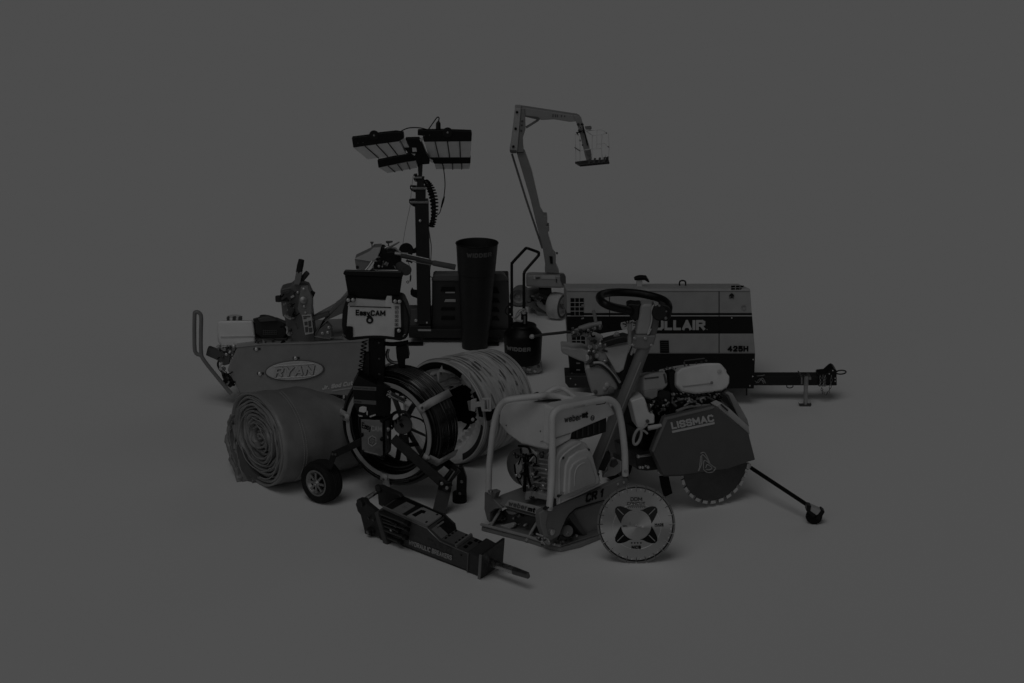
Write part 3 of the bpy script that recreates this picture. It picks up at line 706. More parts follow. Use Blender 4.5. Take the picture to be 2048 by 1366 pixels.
# pivot plate and handle arms up to the control head
build(MB().slab(F, za((1108,835),(1150,760),(1212,712),(1250,760),(1254,850),(1110,862)), .02, .08), 'pivot_plate', M(30), T, .004)
for x, y in ((1175,795), (1220,788), (1230,745)): bolt(F, *za((x,y))[0], .02, 3, M(56, 'metal'), T)
build(MB().slab(F, za((1105,818),(1240,845),(1240,850),(1105,826)), .01, .02).slab(F, za((1240,832),(1340,822),(1340,830),(1240,840)), .01, .03), 'pivot_rod', M(52, 'metal'), T)
build(MB().slab(F, za((1085,665),(1110,650),(1300,545),(1380,452),(1395,440),(1600,250),(1620,275),(1400,520),(1340,570),(1110,690)), .08, .13), 'handle_arm', M(42), T, .004)
build(MB().slab(F, za((1105,800),(1180,690),(1290,540),(1400,470),(1610,280),(1640,330),(1409,590),(1340,630),(1180,700),(1115,830)), .02, .06), 'handle_arm', M(31), T, .004)
build(MB().slab(F, za((1090,660),(1225,620),(1235,645),(1085,700)), .01, .05), 'arm_brace', M(24), T, .003)
# control head
hd = build(MB().slab(F, zh((165,412),(420,290),(480,230),(610,222),(560,380),(470,440),(345,600),(190,592)), .0, .1), 'control_hood', M(38), T, .003)
build(MB().prism([F(*p, q) for p, q in zip(zh((163,412),(420,286),(482,226),(612,218),(555,385),(440,455)), (-.006,-.006,-.006,-.006,-.006,-.006))], F.b*.02), 'hood_top', M(57), hd, .002)  # upper face of the hood, its light put into a paler grey
build(MB().tube(F.P(zh((470,440),(400,540),(345,605)), -.01), m*2.2, 8), 'hood_rod', M(60, 'metal'), hd)
bolt(F, *zh((210,545))[0], 0, 3, M(8), hd)
clutter(F, zh, 520, 320, 900, 590, .005, 14, 16, T, (6, 14, 26, 50, 62), .6)
build(MB().slab(F, zh((612,222),(660,235),(715,290),(850,292),(935,335),(955,400),(945,600),(520,600),(470,560),(490,500),(545,400),(570,370)), .01, .1), 'gear_block', M(4), T, .005)
for x, y, r, t in ((577,378,1.9,58), (522,437,2.6,46), (580,530,2.4,56), (478,545,1.8,56), (655,500,2,24), (720,520,2,24), (690,520,1.6,18)): bolt(F, *zh((x,y))[0], .01, r, M(t, 'metal'), T)
build(MB().tube(F.P(zh((850,310),(935,322),(1075,320)), .0), [m*3.5, m*3.5, m*2.0], 10), 'handle_collar', M(60, 'metal'), T)
hb = build(MB().tube(F.P(zh((950,352),(1200,405),(1515,478)), -.015), m*4.3, 12), 'handlebar', M(16), T)
build(MB().tube(F.P(zh((1060,330),(1200,360),(1430,412)), -.012), m*1.1, 6), 'bar_edge_line', M(62, 'metal'), T)  # pale line along the bar's upper edge
build(MB().tube(F.P(zh((1150,452),(1300,480),(1480,512)), -.01), m*.8, 6), 'bar_edge_line', M(56, 'metal'), T)  # pale line along the bar's lower edge
build(MB().tube(F.P(zh((1495,474),(1520,480),(1870,548),(1885,552)), -.015), [m*4.6, m*5.6, m*5.8, m*5], 16), 'grip', M(25, 'rubber'), hb)
build(MB().tube(F.P(zh((1040,440),(1110,450),(1150,470)), .0), m*2.0, 8), 'throttle_trigger', M(6), T)
build(MB().tube([F(*zh((900,500))[0], .05), F(*zh((1052,605))[0], -.07)], [m*9, m*10.6], 32), 'grip', M(20, 'rubber'), T, .002)
build(MB().slab(F, zh((428,125),(488,130),(470,165),(462,200),(452,200),(452,165)), .05, .07), 'choke_knob', M(24), T, .001)
build(MB().slab(F, zh((695,118),(810,113),(812,128),(725,150),(698,130)), .04, .06).tube(F.P(zh((740,140),(745,180),(740,225)), .05), m*1.2, 6), 'clutch_lever', M(18), T)
build(MB().tube(F.P(zh((715,232),(760,215),(930,118)), .03), [m*2, m*2.4, m*1.2], 8), 'clutch_lever', M(32), T)
build(MB().tube(F.P(zh((640,260),(715,200),(860,230),(940,300)), .05), m*2.4, 8), 'clamp_arm', M(60, 'metal'), T)
# running gear under the body
rg = build(MB().slab(F, zt((900,318),(1000,310),(1120,322),(1125,356),(1030,345),(930,345)), .0, .06), 'blade_arm', M(6), T, .003)
wheel_on_floor(650.6, 816, 11.5*m, (-.15, 1, 0), .14, M(34, 'rubber'), M(48), T)
wheel_on_floor(560, 806, 24*m, (-.15, 1, 0), .1, M(10, 'rubber'), M(34), T)
build(MB().slab(F, zt((1050,360),(1170,350),(1180,430),(1070,445)), .03, .1), 'undercarriage', M(44), T, .004)
build(MB().slab(F, zt((1165,322),(1180,322),(1180,350),(1165,350)), -.005, .02), 'drain_plug', M(60), T)

# ================================================================== tapered chute section
g = G(950, 706); F = Fr((g.x, g.y, 0)); m = F.m
ax = V((g.x, g.y + .11, 0)); F = Fr((g.x, g.y + .11, 0)); m = F.m
T = thing('rubbish_chute', ax, 'tall black tapered rubbish chute section standing in front of the light tower', 'chute')
def zat(py):                       # height on the chute's axis
    return F(950, py).z
def cx(py): return F(949.5 + (706 - py) * 4.6 / 220.0, py).x - ax.x
rings = [(705, 25.5), (640, 30), (600, 32.6), (546, 36.0), (545.2, 37.3), (541, 37.4), (500, 40.3), (488, 41.2), (485.5, 42.2), (484.5, 41.8), (486, 40.2), (500, 39), (545, 35.5), (700, 24)]
vs = []; fs = []; SG = 64
for j, (py, r) in enumerate(rings):
    o = V((ax.x + cx(py), ax.y, max(0.002, zat(py) if j < 9 or True else 0)))
    for k in range(SG):
        a = 2 * pi * k / SG
        vs.append(o + V((cos(a), sin(a), 0)) * r * m)
for j in range(len(rings) - 1):
    for k in range(SG):
        l = (k + 1) % SG; fs.append([j*SG+k, j*SG+l, (j+1)*SG+l, (j+1)*SG+k])
ch = build(MB().add(vs, fs), 'chute_tube', M(9, 'plastic'), T, sharp=25)
o0 = V((ax.x + cx(486), ax.y, zat(486)))
build(MB().ring(o0, (0,0,1), 41.6*m, 1.1*m, 72, 8), 'rim', M(5, 'rubber'), T)
def onchute(py, s, halfw, lift=.0025):
    r = None
    for (p0, r0), (p1, r1) in zip(rings[:9], rings[1:9]):
        if p1 <= py <= p0: r = r0 + (r1 - r0) * ((p0 - py) / (p0 - p1 + 1e-9)); break
    r = r or 41
    xo = (s - .5) * 2 * halfw / r + .12
    xo = max(-.99, min(.99, xo)); a = math.asin(xo)
    return V((ax.x + cx(py), ax.y, zat(py))) + V((sin(a), -cos(a), 0)) * (r * m + lift)
block('WIDDER', lambda s, t, l: onchute(506 - 9 * t, s, 24, .002 + l), 5.3, 'name_lettering', M(28, 'decal'), T, stroke=.27, gap=.2)

# ================================================================== winch hopper with tubular handle
g = G(1062, 752); F = Fr((g.x, g.y + .06, 0)); m = F.m
T = thing('hopper', F.o, 'squat black hopper on a metal foot with a bent tubular frame rising above it', 'hopper')
o = V((F(1046, 700).x, F.o.y, 0))
def zz(py): return F(1046, py).z
prof = [(.001, zz(724)), (34, zz(724)), (36.4, zz(716)), (37.5, zz(690)), (38.3, zz(676)), (38.6, zz(669)), (36, zz(664)), (27.5, zz(655)), (26.8, zz(653)), (26.5, zz(650)), (25, zz(648.5)), (.001, zz(647.5))]
pot = build(MB().lathe(o, (0,0,1), [(r*m if r > .01 else r, h) for r, h in prof], 64), 'pot', M(3, 'plastic'), T)
def onpot(s, t, l=0):
    py = 692.5 - 8 * t; xo = (s - .5) * 1.22 - .23; a = math.asin(max(-.98, min(.98, xo)))
    return V((o.x, o.y, zz(py))) + V((sin(a), -cos(a), 0)) * (38.3*m + .002 + l)
block('WIDDER', onpot, 5.3, 'name_lettering', M(38, 'decal'), T, stroke=.27, gap=.2)
bolt(F.back(-37*m), 1062.7, 673, 0, 4, M(60, 'metal'), pot, 'fitting')
ft = build(MB().slab(F, [(1041,722),(1079,722),(1084,730),(1085,741),(1078,747),(1066,750.5),(1052,748),(1043,735)], -.03, .06), 'foot_block', M(40, 'metal'), T, .006)
for x, y, r, t in ((1058,738,4,58), (1064,732,3.4,30), (1070,742,3,62), (1077,733,3,26), (1061,745,2.6,50), (1052,736,2.5,34)): bolt(F, x, y, -.03, r, M(t, 'metal'), ft)
z8 = zr(980, 480, 7.588)
L_ = z8((315,1250),(330,1000),(330,400),(340,350),(370,312),(530,140),(548,128),(575,128),(715,178),(738,192),(738,222),(722,252),(545,455),(522,500),(515,560),(515,1055),(518,1180))
dep = [.0,.0,.0,.0,.0,-.0,.0,.02,.05,.05,.05,.05,.02,.01,.01,.01,.01]
build(MB().tube(catmull([F(*p, d) for p, d in zip(L_, dep)], 5), m*2.9, 14), 'handle_frame', M(4), T)
build(MB().slab(F, z8((278,985),(330,985),(352,1130),(350,1250),(325,1300),(275,1345),(275,1150)), -.02, .03), 'frame_bracket', M(3), T, .003)
build(MB().tube(catmull(F.P(z8((275,995),(238,1050),(235,1100),(270,1140)), 0)), m*1.2, 8), 'bracket_hook', M(6), T)
for x, y in ((302,1015), (308,1125)): bolt(F, *z8((x,y))[0], -.02, 1.4, AL, T)
build(MB().rect(F, 1042, 629, 1055, 650, -.02, .03), 'winch_post', M(4), T, .002)
build(MB().rect(F, 1047.5, 632, 1051, 648, -.023, -.018), 'post_stripe', M(34), T)
for pth in (((520,1050),(450,1060),(410,1110),(380,1180),(330,1165)), ((500,1080),(450,1100),(425,1150),(370,1190)), ((545,1070),(510,1100),(470,1085),(440,1140),(375,1200)), ((540,1110),(510,1120),(480,1100)), ((370,1200),(430,1220),(500,1225)), ((380,1215),(440,1235),(490,1240))):
    build(MB().tube(catmull(F.P(z8(*pth), -.02)), m*1.5, 7), 'rope', M(54, 'cloth'), T)
for y in (1045, 1060, 1075, 1090, 1105):
    build(MB().ring(F(*z8((518,y))[0], .01), (.1,.1,1), m*4.0, m*1.0, 24, 6), 'rope', M(50, 'cloth'), T)
# ================================================================== rolled tarpaulin
g = G(517, 967); F = Fr((g.x, g.y, 0)); m = F.m
T = thing('tarpaulin_roll', g, 'grey tarpaulin rolled up tight with its spiral end facing left, lying on the floor', 'tarpaulin')
PH = R(57); a = V((sin(PH), cos(PH), 0)); ex = V((cos(PH), -sin(PH), 0)); ez = V((0, 0, 1))
Rz = 95.5 * m; Rx = 1.28 * Rz; Lr = 218 * m / sin(PH)
C0 = g + ez * Rz
rnd = random.Random(3)
def fbm(x, s=0):
    return sum(sin(x * f + p + s * q) * w for f, p, q, w in ((1, .3, 1.7, .5), (2.3, 1.9, 2.9, .3), (4.1, 4.2, 1.1, .2), (7.7, .7, 3.3, .12)))
turns = 12.4; NS = 60
N_ = int(turns * NS); vs = []; fs = []; NL = 26
def crease(th, f): return max(0, sin(th * 2.0 + 5 * f)) ** 6
for i in range(N_ + 1):
    th = 2 * pi * i / NS; f = i / N_
    rad = .03 + .97 * f ** .95
    edge_ = (.016 * fbm(th * .9) + .018 * fbm(th * 3.1, 2)) * (.35 + f) if f < .92 else .006 * fbm(th * .9)
    off = .045 * fbm(th * .8, 1) + .03 * fbm(th * 2.6, 4) - .06 * (1 - f) * (1 if f < .92 else .2)
    if int(th / (2 * pi)) % 3 == 1 and f < .9: off -= .05
    if f > .84: off *= .5
    for j in range(NL + 1):
        t = j / NL
        tp = 1.0 - .10 * t if t < .4 else .96 - .42 * ((t - .4) / .6) ** 1.35
        ww = 1 + .012 * sin(t * 25 + th * 2) + .012 * fbm(t * 14 + th * 1.3) + .007 * fbm(t * 30 - th * 4) + .012 * fbm(t * 5 - th * .7) 
        R1 = min(1.012, rad + edge_ * max(0, 1 - 6 * t) + (0 if j else .010 * crease(th, f))) * tp * ww
        h = -off * Rz * (1 - t) ** 3 + t * Lr
        p = C0 + ex * (-cos(th + 2.5) * Rx * R1) + ez * (sin(th + 2.5) * Rz * R1 - Rz * (1 - tp)) + a * h
        p.z = max(p.z, .003 + .004 * (1 - f))
        vs.append(p)
W_ = NL + 1
for i in range(N_):
    for j in range(NL): fs.append([i*W_+j, i*W_+j+1, (i+1)*W_+j+1, (i+1)*W_+j])
TARP = M(39, 'tarp')
sh = build(MB().add(vs, fs), 'tarpaulin_sheet', TARP, T, sharp=80)
sm = sh.modifiers.new('thickness', 'SOLIDIFY'); sm.thickness = .0095; sm.offset = -1
# loose outer layers hanging straight to the floor on the left: several sheets whose edges show at the end
zt2 = lambda x, y: (430 + x / 4.555, 720 + y / 4.555)
EP = Fr(C0, -57)
EF = Fr(G(497, 966), -25)
n2 = 16
for li_, edge in enumerate(([(140,500),(108,600),(100,740),(128,880),(165,1000),(200,1105)], [(150,560),(130,640),(135,760),(160,890),(195,1010),(225,1112)], [(190,640),(172,760),(195,880),(225,1000),(255,1116)], [(205,760),(225,860),(265,970),(310,1050),(345,1112)], [(225,850),(265,950),(320,1040),(375,1098),(440,1116)])):
    nE = len(edge) - 1
    E_ = catmull([EP(*zt2(*p), -.012 + .006 * li_).lerp(EF(*zt2(*p), -.012 + .006 * li_), (i / nE) ** 1.5) for i, p in enumerate(edge)], 6); fl = []; ff = []
    for i, p in enumerate(E_):
        for j in range(n2 + 1):
            t = j / n2
            q = p + a * (t * (.42 if li_ == 0 else .10)) + V((.004*fbm(t*6+i*.3+li_), .0, .003*fbm(i*.8+li_)))
            if j == 0: q = q + ex * (.006 * fbm(i * .9 + li_ * 2)) - a * (.006 * fbm(i * .7 + li_))
            q.z = max(.003, q.z * (1 - .05 * t)); fl.append(q)
    for i in range(len(E_) - 1):
        for j in range(n2): ff.append([i*(n2+1)+j, i*(n2+1)+j+1, (i+1)*(n2+1)+j+1, (i+1)*(n2+1)+j])
    fo = build(MB().add(fl, ff), 'loose_flap', M(36 if li_ % 2 == 0 else 30, 'tarp'), T, sharp=80)
    sm = fo.modifiers.new('thickness', 'SOLIDIFY'); sm.thickness = .007; sm.offset = 0
hb_ = [EP(*zt2(*p), .016).lerp(EF(*zt2(*p), .016), k) for p, k in (((128,700),.1),((150,640),0),((230,820),.3),((330,1010),.8),((450,1100),1),((430,1114),1),((250,1110),1),((205,1098),1),((165,990),.8),((135,870),.4))]
build(MB().prism(hb_, a * .02), 'flap_lining', M(24, 'cloth'), T)
# end folds: thin wavy hems lying in the spiral end
hm = MB()
for k in range(5):
    r0 = .30 + .13 * k; pts = []
    for i in range(60):
        th = 2 * pi * i / 60 * (.72 + .05 * k) + k * 1.3
        rr = r0 + .02 * fbm(th * 2 + k * 3) + .0
        pts.append(C0 + ex * (-cos(th) * Rx * rr) + ez * (sin(th) * Rz * rr) - a * (Rz * (.02 + .05 * fbm(th + k) - .05 * (1 - r0))))
    hm.tube(pts, m * 1.1, 6)
build(hm, 'folded_hem', M(44, 'cloth'), T)
# stitched seam round the roll near the front
stt = MB()
for dd, ph_ in ((.095, 0), (.108, .03)):
    for k in range(60):
        th = -.9 + 2.3 * k / 60 + ph_
        p0 = []
        for e in (0, .6):
            t2 = th + e * 2.3 / 60
            q = C0 + ex * (cos(t2) * Rx * 1.012) + ez * (sin(t2) * Rz * 1.012) + a * dd
            p0.append(q)
        stt.tube(p0, m * .6, 5)
build(stt, 'stitching', M(52, 'cloth'), T)
fd = MB()
for (x0, y0, x1, y1, x2, y2) in ((740,312,870,410,1000,560), (700,285,900,330,1060,440), (470,255,600,330,700,450), (560,290,680,420,735,600)):
    P = []
    for (x, y) in ((x0,y0),(x1,y1),(x2,y2)):
        q = F(*zt2(x, y)); d = (q - CAM).normalized()
        # drop the point onto the roll's cylinder
        lo, hi = (q - CAM).length - .3, (q - CAM).length + .6
        best = None
        for s in range(180):
            w3 = CAM + d * (lo + (hi - lo) * s / 180); rel = w3 - C0; t = rel.dot(a) / Lr
            if -.05 <= t <= 1:
                tp = 1.0 - .10 * t if t < .4 else .96 - .42 * ((t - .4) / .6) ** 1.35
                e = sqrt((rel.dot(ex)/Rx)**2 + ((rel.z + Rz*(1-tp))/Rz)**2) / tp
                if e <= 1.015: best = w3; break
        if best: P.append(best)
    if len(P) == 3: fd.tube(catmull(P, 8), m * 1.0, 6)

# ================================================================== flexible ducting coil
g = G(890, 924); F = Fr((g.x, g.y, 0)); m = F.m
PH = R(38); a = V((sin(PH), cos(PH), 0)); ex = V((cos(PH), -sin(PH), 0)); ez = V((0, 0, 1))
Rr = 105 * m; C0 = g + ez * Rr
T = thing('ducting', g + a * .1, 'pale ribbed canvas ducting compressed into a drum, held by a black strap and buckle', 'ducting')
Ld = 103 * m / sin(PH) * .97
NB = 13; prof = []
for k in range(NB * 8 + 1):
    u = k / (NB * 8); ph = u * NB % 1
    fold = abs(sin(pi * ph)) ** .6
    prof.append((Rr * (.935 + .07 * (1 - fold) * 1 + .03 * sin(pi * u)), u * Ld))
def squat(mb):                       # the drum sags towards its far end
    for i, q in enumerate(mb.v):
        rel = q - C0; u = max(0, min(1.05, rel.dot(a) / Ld)); ax_ = C0 + a * rel.dot(a); k = 1 - .07 * u
        mb.v[i] = ax_ + (q - ax_) * k - ez * (Rr * .07 * u)
    return mb
def wob(r, h, t, j):
    u = h / Ld
    k = fbm(t * 2 + u * 30) * .006 + .008 * fbm(t * 5 + int(u * NB) * 2.1)
    hh = h + .012 * fbm(t * 1.3 + int(u * NB) * .8) * sin(pi * u)
    return r * (1 + k), hh
sl_ = MB().lathe(C0, a, prof, 120, wob); nsl = len(sl_.f)
rn = random.Random(5)
for k in range(90):
    t = rn.uniform(-.5, 2.9); u0 = rn.uniform(.02, .9); n = 6; dt = rn.uniform(.08, .3); pts = []
    for i in range(n + 1):
        tt_ = t + dt * i / n; u = u0 + .012 * fbm(tt_ * 5 + k)
        r = Rr * (.995 + .028 * sin(pi * u))
        pts.append(C0 + a * (u * Ld) + ex * (cos(tt_) * r) + ez * (sin(tt_) * r))
    sl_.tube(pts, [m*.3] + [m*rn.uniform(.7,1.4)] * (n - 1) + [m*.3], 5)
dk = build(squat(sl_), 'canvas_sleeve', M(64, 'cloth'), T, sharp=70)
dk.data.materials.append(M(38, 'cloth'))  # darker cloth tone puts the shade of the folds into colour
for p_ in dk.data.polygons:
    if p_.index >= nsl: p_.material_index = 1
rb = MB()
for k in range(NB + 1):
    u = k / NB; pts = []
    for i in range(120):
        t = 2 * pi * i / 120
        r = Rr * (1.008 + .03 * sin(pi * u)) * (1 + .006 * fbm(t*2+u*30)); h = u * Ld + .012 * fbm(t * 1.3 + int(min(u, .99) * NB) * .8) * sin(pi * u)
        pts.append(C0 + a * h + ex * (cos(t) * r) + ez * (sin(t) * r))
    rb.tube(pts, m * 1.1, 6, closed=True)
build(squat(rb), 'hoop_rib', M(64, 'cloth'), dk)
# back closing disc and crumpled inner lining
build(squat(MB().lathe(C0 + a * Ld, a, [(Rr*1.0, -.01), (Rr*.95, .0), (Rr*.5, .005), (.001, .006)], 72)), 'end_cover', M(48, 'cloth'), T)
def wob2(r, h, t, j):
    f = j / 11
    k = (.07 + .10 * f) * (fbm(t * 3 + j * .35) + .22 * fbm(t * 7 + j)) * min(1, j * .35)
    return r * (1 + k * .9), h + .05 * f * fbm(t * 4 + j * .6) * min(1, j * .3)
up = [(Rr*.97, .012)] + [(Rr * (.93 - .50 * (j/11)), .012 + Ld * .30 * (j/11) ** 1.2) for j in range(1, 12)]
li = build(MB().lathe(C0, a, up, 110, wob2), 'inner_lining', M(74, 'cloth'), T, sharp=70)
build(MB().lathe(C0 + a * Ld * .5, a, [(Rr*.6, .0), (.001, .02)], 48), 'hollow_shade', M(5, 'cloth'), T)  # near-black disc standing in for the dark inside of the duct
EH_ = Fr(C0, -38); zc_ = zr(820, 680, 4.877)
fold_ = zc_((185,345),(215,270),(250,240),(330,218),(400,208),(470,228),(555,285),(590,380),(600,470),(560,440),(500,385),(430,340),(350,318),(300,312),(290,350),(270,425),(250,330),(215,345))
fp_ = [q + a * (.012 * fbm(i * 1.3)) for i, q in enumerate(EH_.P(fold_, .0))]
build(MB().prism(fp_, a * .008), 'lining_fold', M(66, 'cloth'), T, .002)
cr2 = MB()
for pth in (((250,430),(330,400),(420,370),(500,400)), ((300,470),(400,430),(500,420)), ((240,350),(300,330),(300,290)), ((470,230),(520,330),(585,450)), ((350,500),(420,470),(480,440)), ((440,330),(450,360),(480,390))):
    cr2.tube(catmull(EH_.P(zc_(*pth), .03), 6), m * 1.6, 6)
build(cr2, 'lining_crease_shade', M(44, 'cloth'), li)  # darker tubes draw the shade in the lining's creases
# black inner half of the mouth and straps
def arc(t0, t1, r0, r1, h0, h1, name, mat, n=40):
    vs = []; fs = []
    for i in range(n + 1):
        t = R(t0 + (t1 - t0) * i / n)
        for r, h in ((r0, h0), (r1, h1)):
            vs.append(C0 + a * h + ex * (cos(t) * r) + ez * (sin(t) * r))
    for i in range(n): fs.append([2*i, 2*i+1, 2*i+3, 2*i+2])
    o = build(MB().add(vs, fs), name, mat, T); s = o.modifiers.new('thickness', 'SOLIDIFY'); s.thickness = .004; s.offset = 0
    return o
arc(62, 180, Rr*.985, Rr*.85, -.006, -.003, 'mouth_band', M(4, 'rubber'))
arc(-62, -6, Rr*.985, Rr*.86, -.006, .01, 'mouth_band', M(14, 'rubber'))
arc(6, 36, Rr*.97, Rr*.86, -.010, -.004, 'inner_strap', M(3, 'rubber'))
arc(-75, 175, Rr*1.03, Rr*.985, .012, -.01, 'mouth_hoop', M(46, 'cloth'), 60)
build(MB().ring(C0 - a * .008, a, Rr * .99, m * 1.7, 90, 8), 'hoop_wire', M(64, 'cloth'), T)
arc(-70, -5, Rr*1.06, Rr*1.0, .035, .005, 'hem_fold', M(30, 'cloth'))
sp = build(MB().prism([C0 + a*h + ex*(Rr*1.045*cos(R(t))) + ez*(Rr*1.045*sin(R(t))) for h, t in ((-.01,3),(-.01,12),(Ld*1.0,12),(Ld*1.0,3))], ex*.01), 'strap', M(4, 'cloth'), T)
# buckle
zc = zr(820, 680, 4.877)
Fb = Fr(C0 + ex * Rr * 1.0 - a * .03, -12)
bk = MB().slab(Fb, zc((592,590),(640,580),(640,612),(690,612),(700,580),(728,580),(728,690),(700,690),(690,650),(640,655),(632,698),(592,690)), -.012, .006)
bk.slab(Fb, zc((700,572),(790,572),(790,584),(700,584)), -.014, 0).slab(Fb, zc((700,684),(790,684),(790,696),(700,696)), -.014, 0).slab(Fb, zc((776,584),(790,584),(790,684),(776,684)), -.014, 0).slab(Fb, zc((755,584),(765,584),(765,684),(755,684)), -.012, 0)
build(bk, 'buckle', M(66, 'plastic'), T, .002)
build(MB().slab(Fb, zc((558,600),(592,596),(592,690),(575,690)), -.008, .004), 'buckle_tongue', M(44, 'plastic'), T, .001)
bolt(Fb, *zc((612,775))[0], .0, 3.2, M(64, 'plastic'), T, 'snap_stud')

# ================================================================== inspection camera reel
g = G(790, 1012); F = Fr((g.x, 8.30, 0)); m = F.m
T = thing('camera_reel', G(790, 1007), 'pipe inspection camera with a monitor on a post above a reel of black cable', 'pipe camera')
PH = R(29); a = V((sin(PH), cos(PH), 0)); ex = V((cos(PH), -sin(PH), 0)); ez = V((0, 0, 1))
C0 = F(776, 862, -.04); Rh = 95 * m
BK = M(3, 'plastic'); HO = M(52); zd = zr(690, 730, 5.254); ze = zr(660, 640, 3.413); zf = zr(660, 520, 6.83)
Ro = 113.5 * m; Wd = .175
# cable bundle: every winding is a ring
cb = MB(); rn = random.Random(11)
nw = 12
for k in range(nw):
    h = .035 + (Wd - .05) * k / (nw - 1)
    for lay, r in enumerate((Ro, Ro - .0155)):
        x = rn.uniform(-.0015, .0015)
        cb.ring(C0 + a * (h + x), a, r + rn.uniform(-.002, .001), .0088, 84, 7)
for k, r in enumerate((Ro - .03, Ro - .045, Ro - .06, Ro - .075)):
    cb.ring(C0 + a * (.03 + .004 * k), a, r, .0088, 84, 7)
    cb.ring(C0 + a * (.125 - .008 * k), a, r, .0088, 84, 7)
coil = build(cb, 'cable_coil', M(5, 'gloss'), T)
inn = build(MB().lathe(C0, a, [(Ro-.05, .04), (Ro-.078, .045), (Ro-.078, .115), (Ro-.04, .14)], 84), 'coil_core', M(3, 'rubber'), T)
hl = MB()
for k in range(17):
    h = .042 + .0065 * k + rn.uniform(-.002, .002); t0 = rn.uniform(20, 60); t1 = rn.uniform(88, 120)
    pts = [C0 + a * h + ex * (cos(t) * (Ro + .0095)) + ez * (sin(t) * (Ro + .0095)) for t in [R(t0 + (t1 - t0) * i / 24) for i in range(25)]]
    hl.tube(pts, m * .42, 5)
for k in range(9):
    r = Ro - .012 - .0085 * k; t0 = rn.uniform(190, 240); t1 = rn.uniform(270, 330)
    for lo, hi in ((t0, t1), (rn.uniform(20, 50), rn.uniform(70, 110))):
        pts = [C0 + a * (.019 + .0035 * k) + ex * (cos(t) * r) + ez * (sin(t) * r) for t in [R(lo + (hi - lo) * i / 24) for i in range(25)]]
        hl.tube(pts, m * .45, 5)
build(hl, 'cable_highlight', M(30, 'gloss'), coil)  # highlights on the windings, drawn as thin paler tubes
# flat front hoop
def hoop(h, r, wdt, thick, name, mat, t0=0, t1=360, n=90):
    mb = MB(); closed = (t1 - t0 == 360)
    cnt = n if closed else n + 1; vs = []; fs = []
    for i in range(cnt):
        t = R(t0 + (t1 - t0) * i / n); d = ex * cos(t) + ez * sin(t)
        for q in ((r - wdt/2, h), (r + wdt/2, h), (r + wdt/2, h + thick), (r - wdt/2, h + thick)): vs.append(C0 + a * q[1] + d * q[0])
    for i in range(n):
        j = (i + 1) % cnt
        for k in range(4): fs.append([i*4+k, i*4+(k+1)%4, j*4+(k+1)%4, j*4+k])
    if not closed: fs += [[0,1,2,3], [n*4+3,n*4+2,n*4+1,n*4]]
    return build(mb.add(vs, fs), name, mat, T, .001)
hoop(0, Rh, .019, .006, 'reel_hoop', HO)
hoop(Wd - .02, Rh, .024, .006, 'reel_hoop', M(40))
# clips that bridge the coil
def clip(tdeg, wdt=.034, r_in=None):
    t = R(tdeg); d = ex * cos(t) + ez * sin(t); tg = -ex * sin(t) + ez * cos(t)
    ri = Rh - .01
    P = [(ri, -.004), (Rh + .02, -.006), (Ro - .03, .01), (Ro + .014, .022), (Ro + .014, Wd + .0)]
    vs = []
    for i, (r, h) in enumerate(P):
        q = C0 + d * r + a * h
        vs += [q - tg * wdt / 2, q + tg * wdt / 2]
    fs = [[2*i, 2*i+1, 2*i+3, 2*i+2] for i in range(len(P) - 1)]
    o = build(MB().add(vs, fs), 'coil_clip', M(58), T)
    s = o.modifiers.new('thickness', 'SOLIDIFY'); s.thickness = .006; s.offset = 0
    q = C0 + d * (Rh + .018) + a * (-.009)
    build(MB().tube([q, q - a * .006], [m*3.0, m*2.2], 12), 'clip_bolt', M(30, 'metal'), o)
for t in (37, -25, -96, 172, 110): clip(t)
# hub, spokes
H0 = F(800, 852, .0)
sp = MB()
for t in (62, 118, 190, 255, 300):
    q = R(t); d = ex * cos(q) + ez * sin(q); tg = -ex * sin(q) + ez * cos(q)
    A_ = C0 + a * .13 + d * .02; B_ = C0 + a * (Wd - .02) + d * Rh
    sp.beam(A_, B_, tg * .012, a * .003)
build(sp, 'spoke', M(26, 'metal'), T, .001)
hubF = Fr(F(804, 852, .03), -25)
hub = build(MB().cyl(hubF(806, 850, .06), hubF(806, 850, -.04), 18.5*m, seg=40), 'hub_motor', M(24, 'plastic'), T, .004)
build(MB().tube(catmull(hubF.P(zd((480,620),(495,530),(560,490),(640,500),(690,560)), -.05), 6), m*3.2, 10), 'hub_bracket', M(11), hub)
build(MB().tube(catmull(hubF.P(zd((600,520),(700,540),(790,570),(830,600)), -.05), 6), m*2.0, 8), 'drive_cable', BK, hub)
bolt(hubF, *zd((592,522))[0], -.055, 2, M(62, 'metal'), hub)
build(MB().slab(hubF, zd((490,590),(540,575),(545,620),(520,660),(490,640)), -.052, -.03), 'brake_lever', BK, hub, .002)
build(MB().slab(F, zd((600,740),(665,735),(705,1075),(665,1080)), .05, .06).slab(F, zd((690,660),(860,740),(855,760),(690,690)), .04, .05), 'spoke', M(24, 'metal'), T, .001)
build(MB().slab(F, zd((600,840),(760,820),(780,850),(640,872)), .02, .04), 'axle_plate', BK, T, .002)
bolt(F, *zd((795,872))[0], .0, 1.6, M(44, 'metal'), T)
clutter(hubF, zd, 470, 540, 600, 700, -.045, 9, 31, hub, (3, 6, 10, 24, 44), .8)
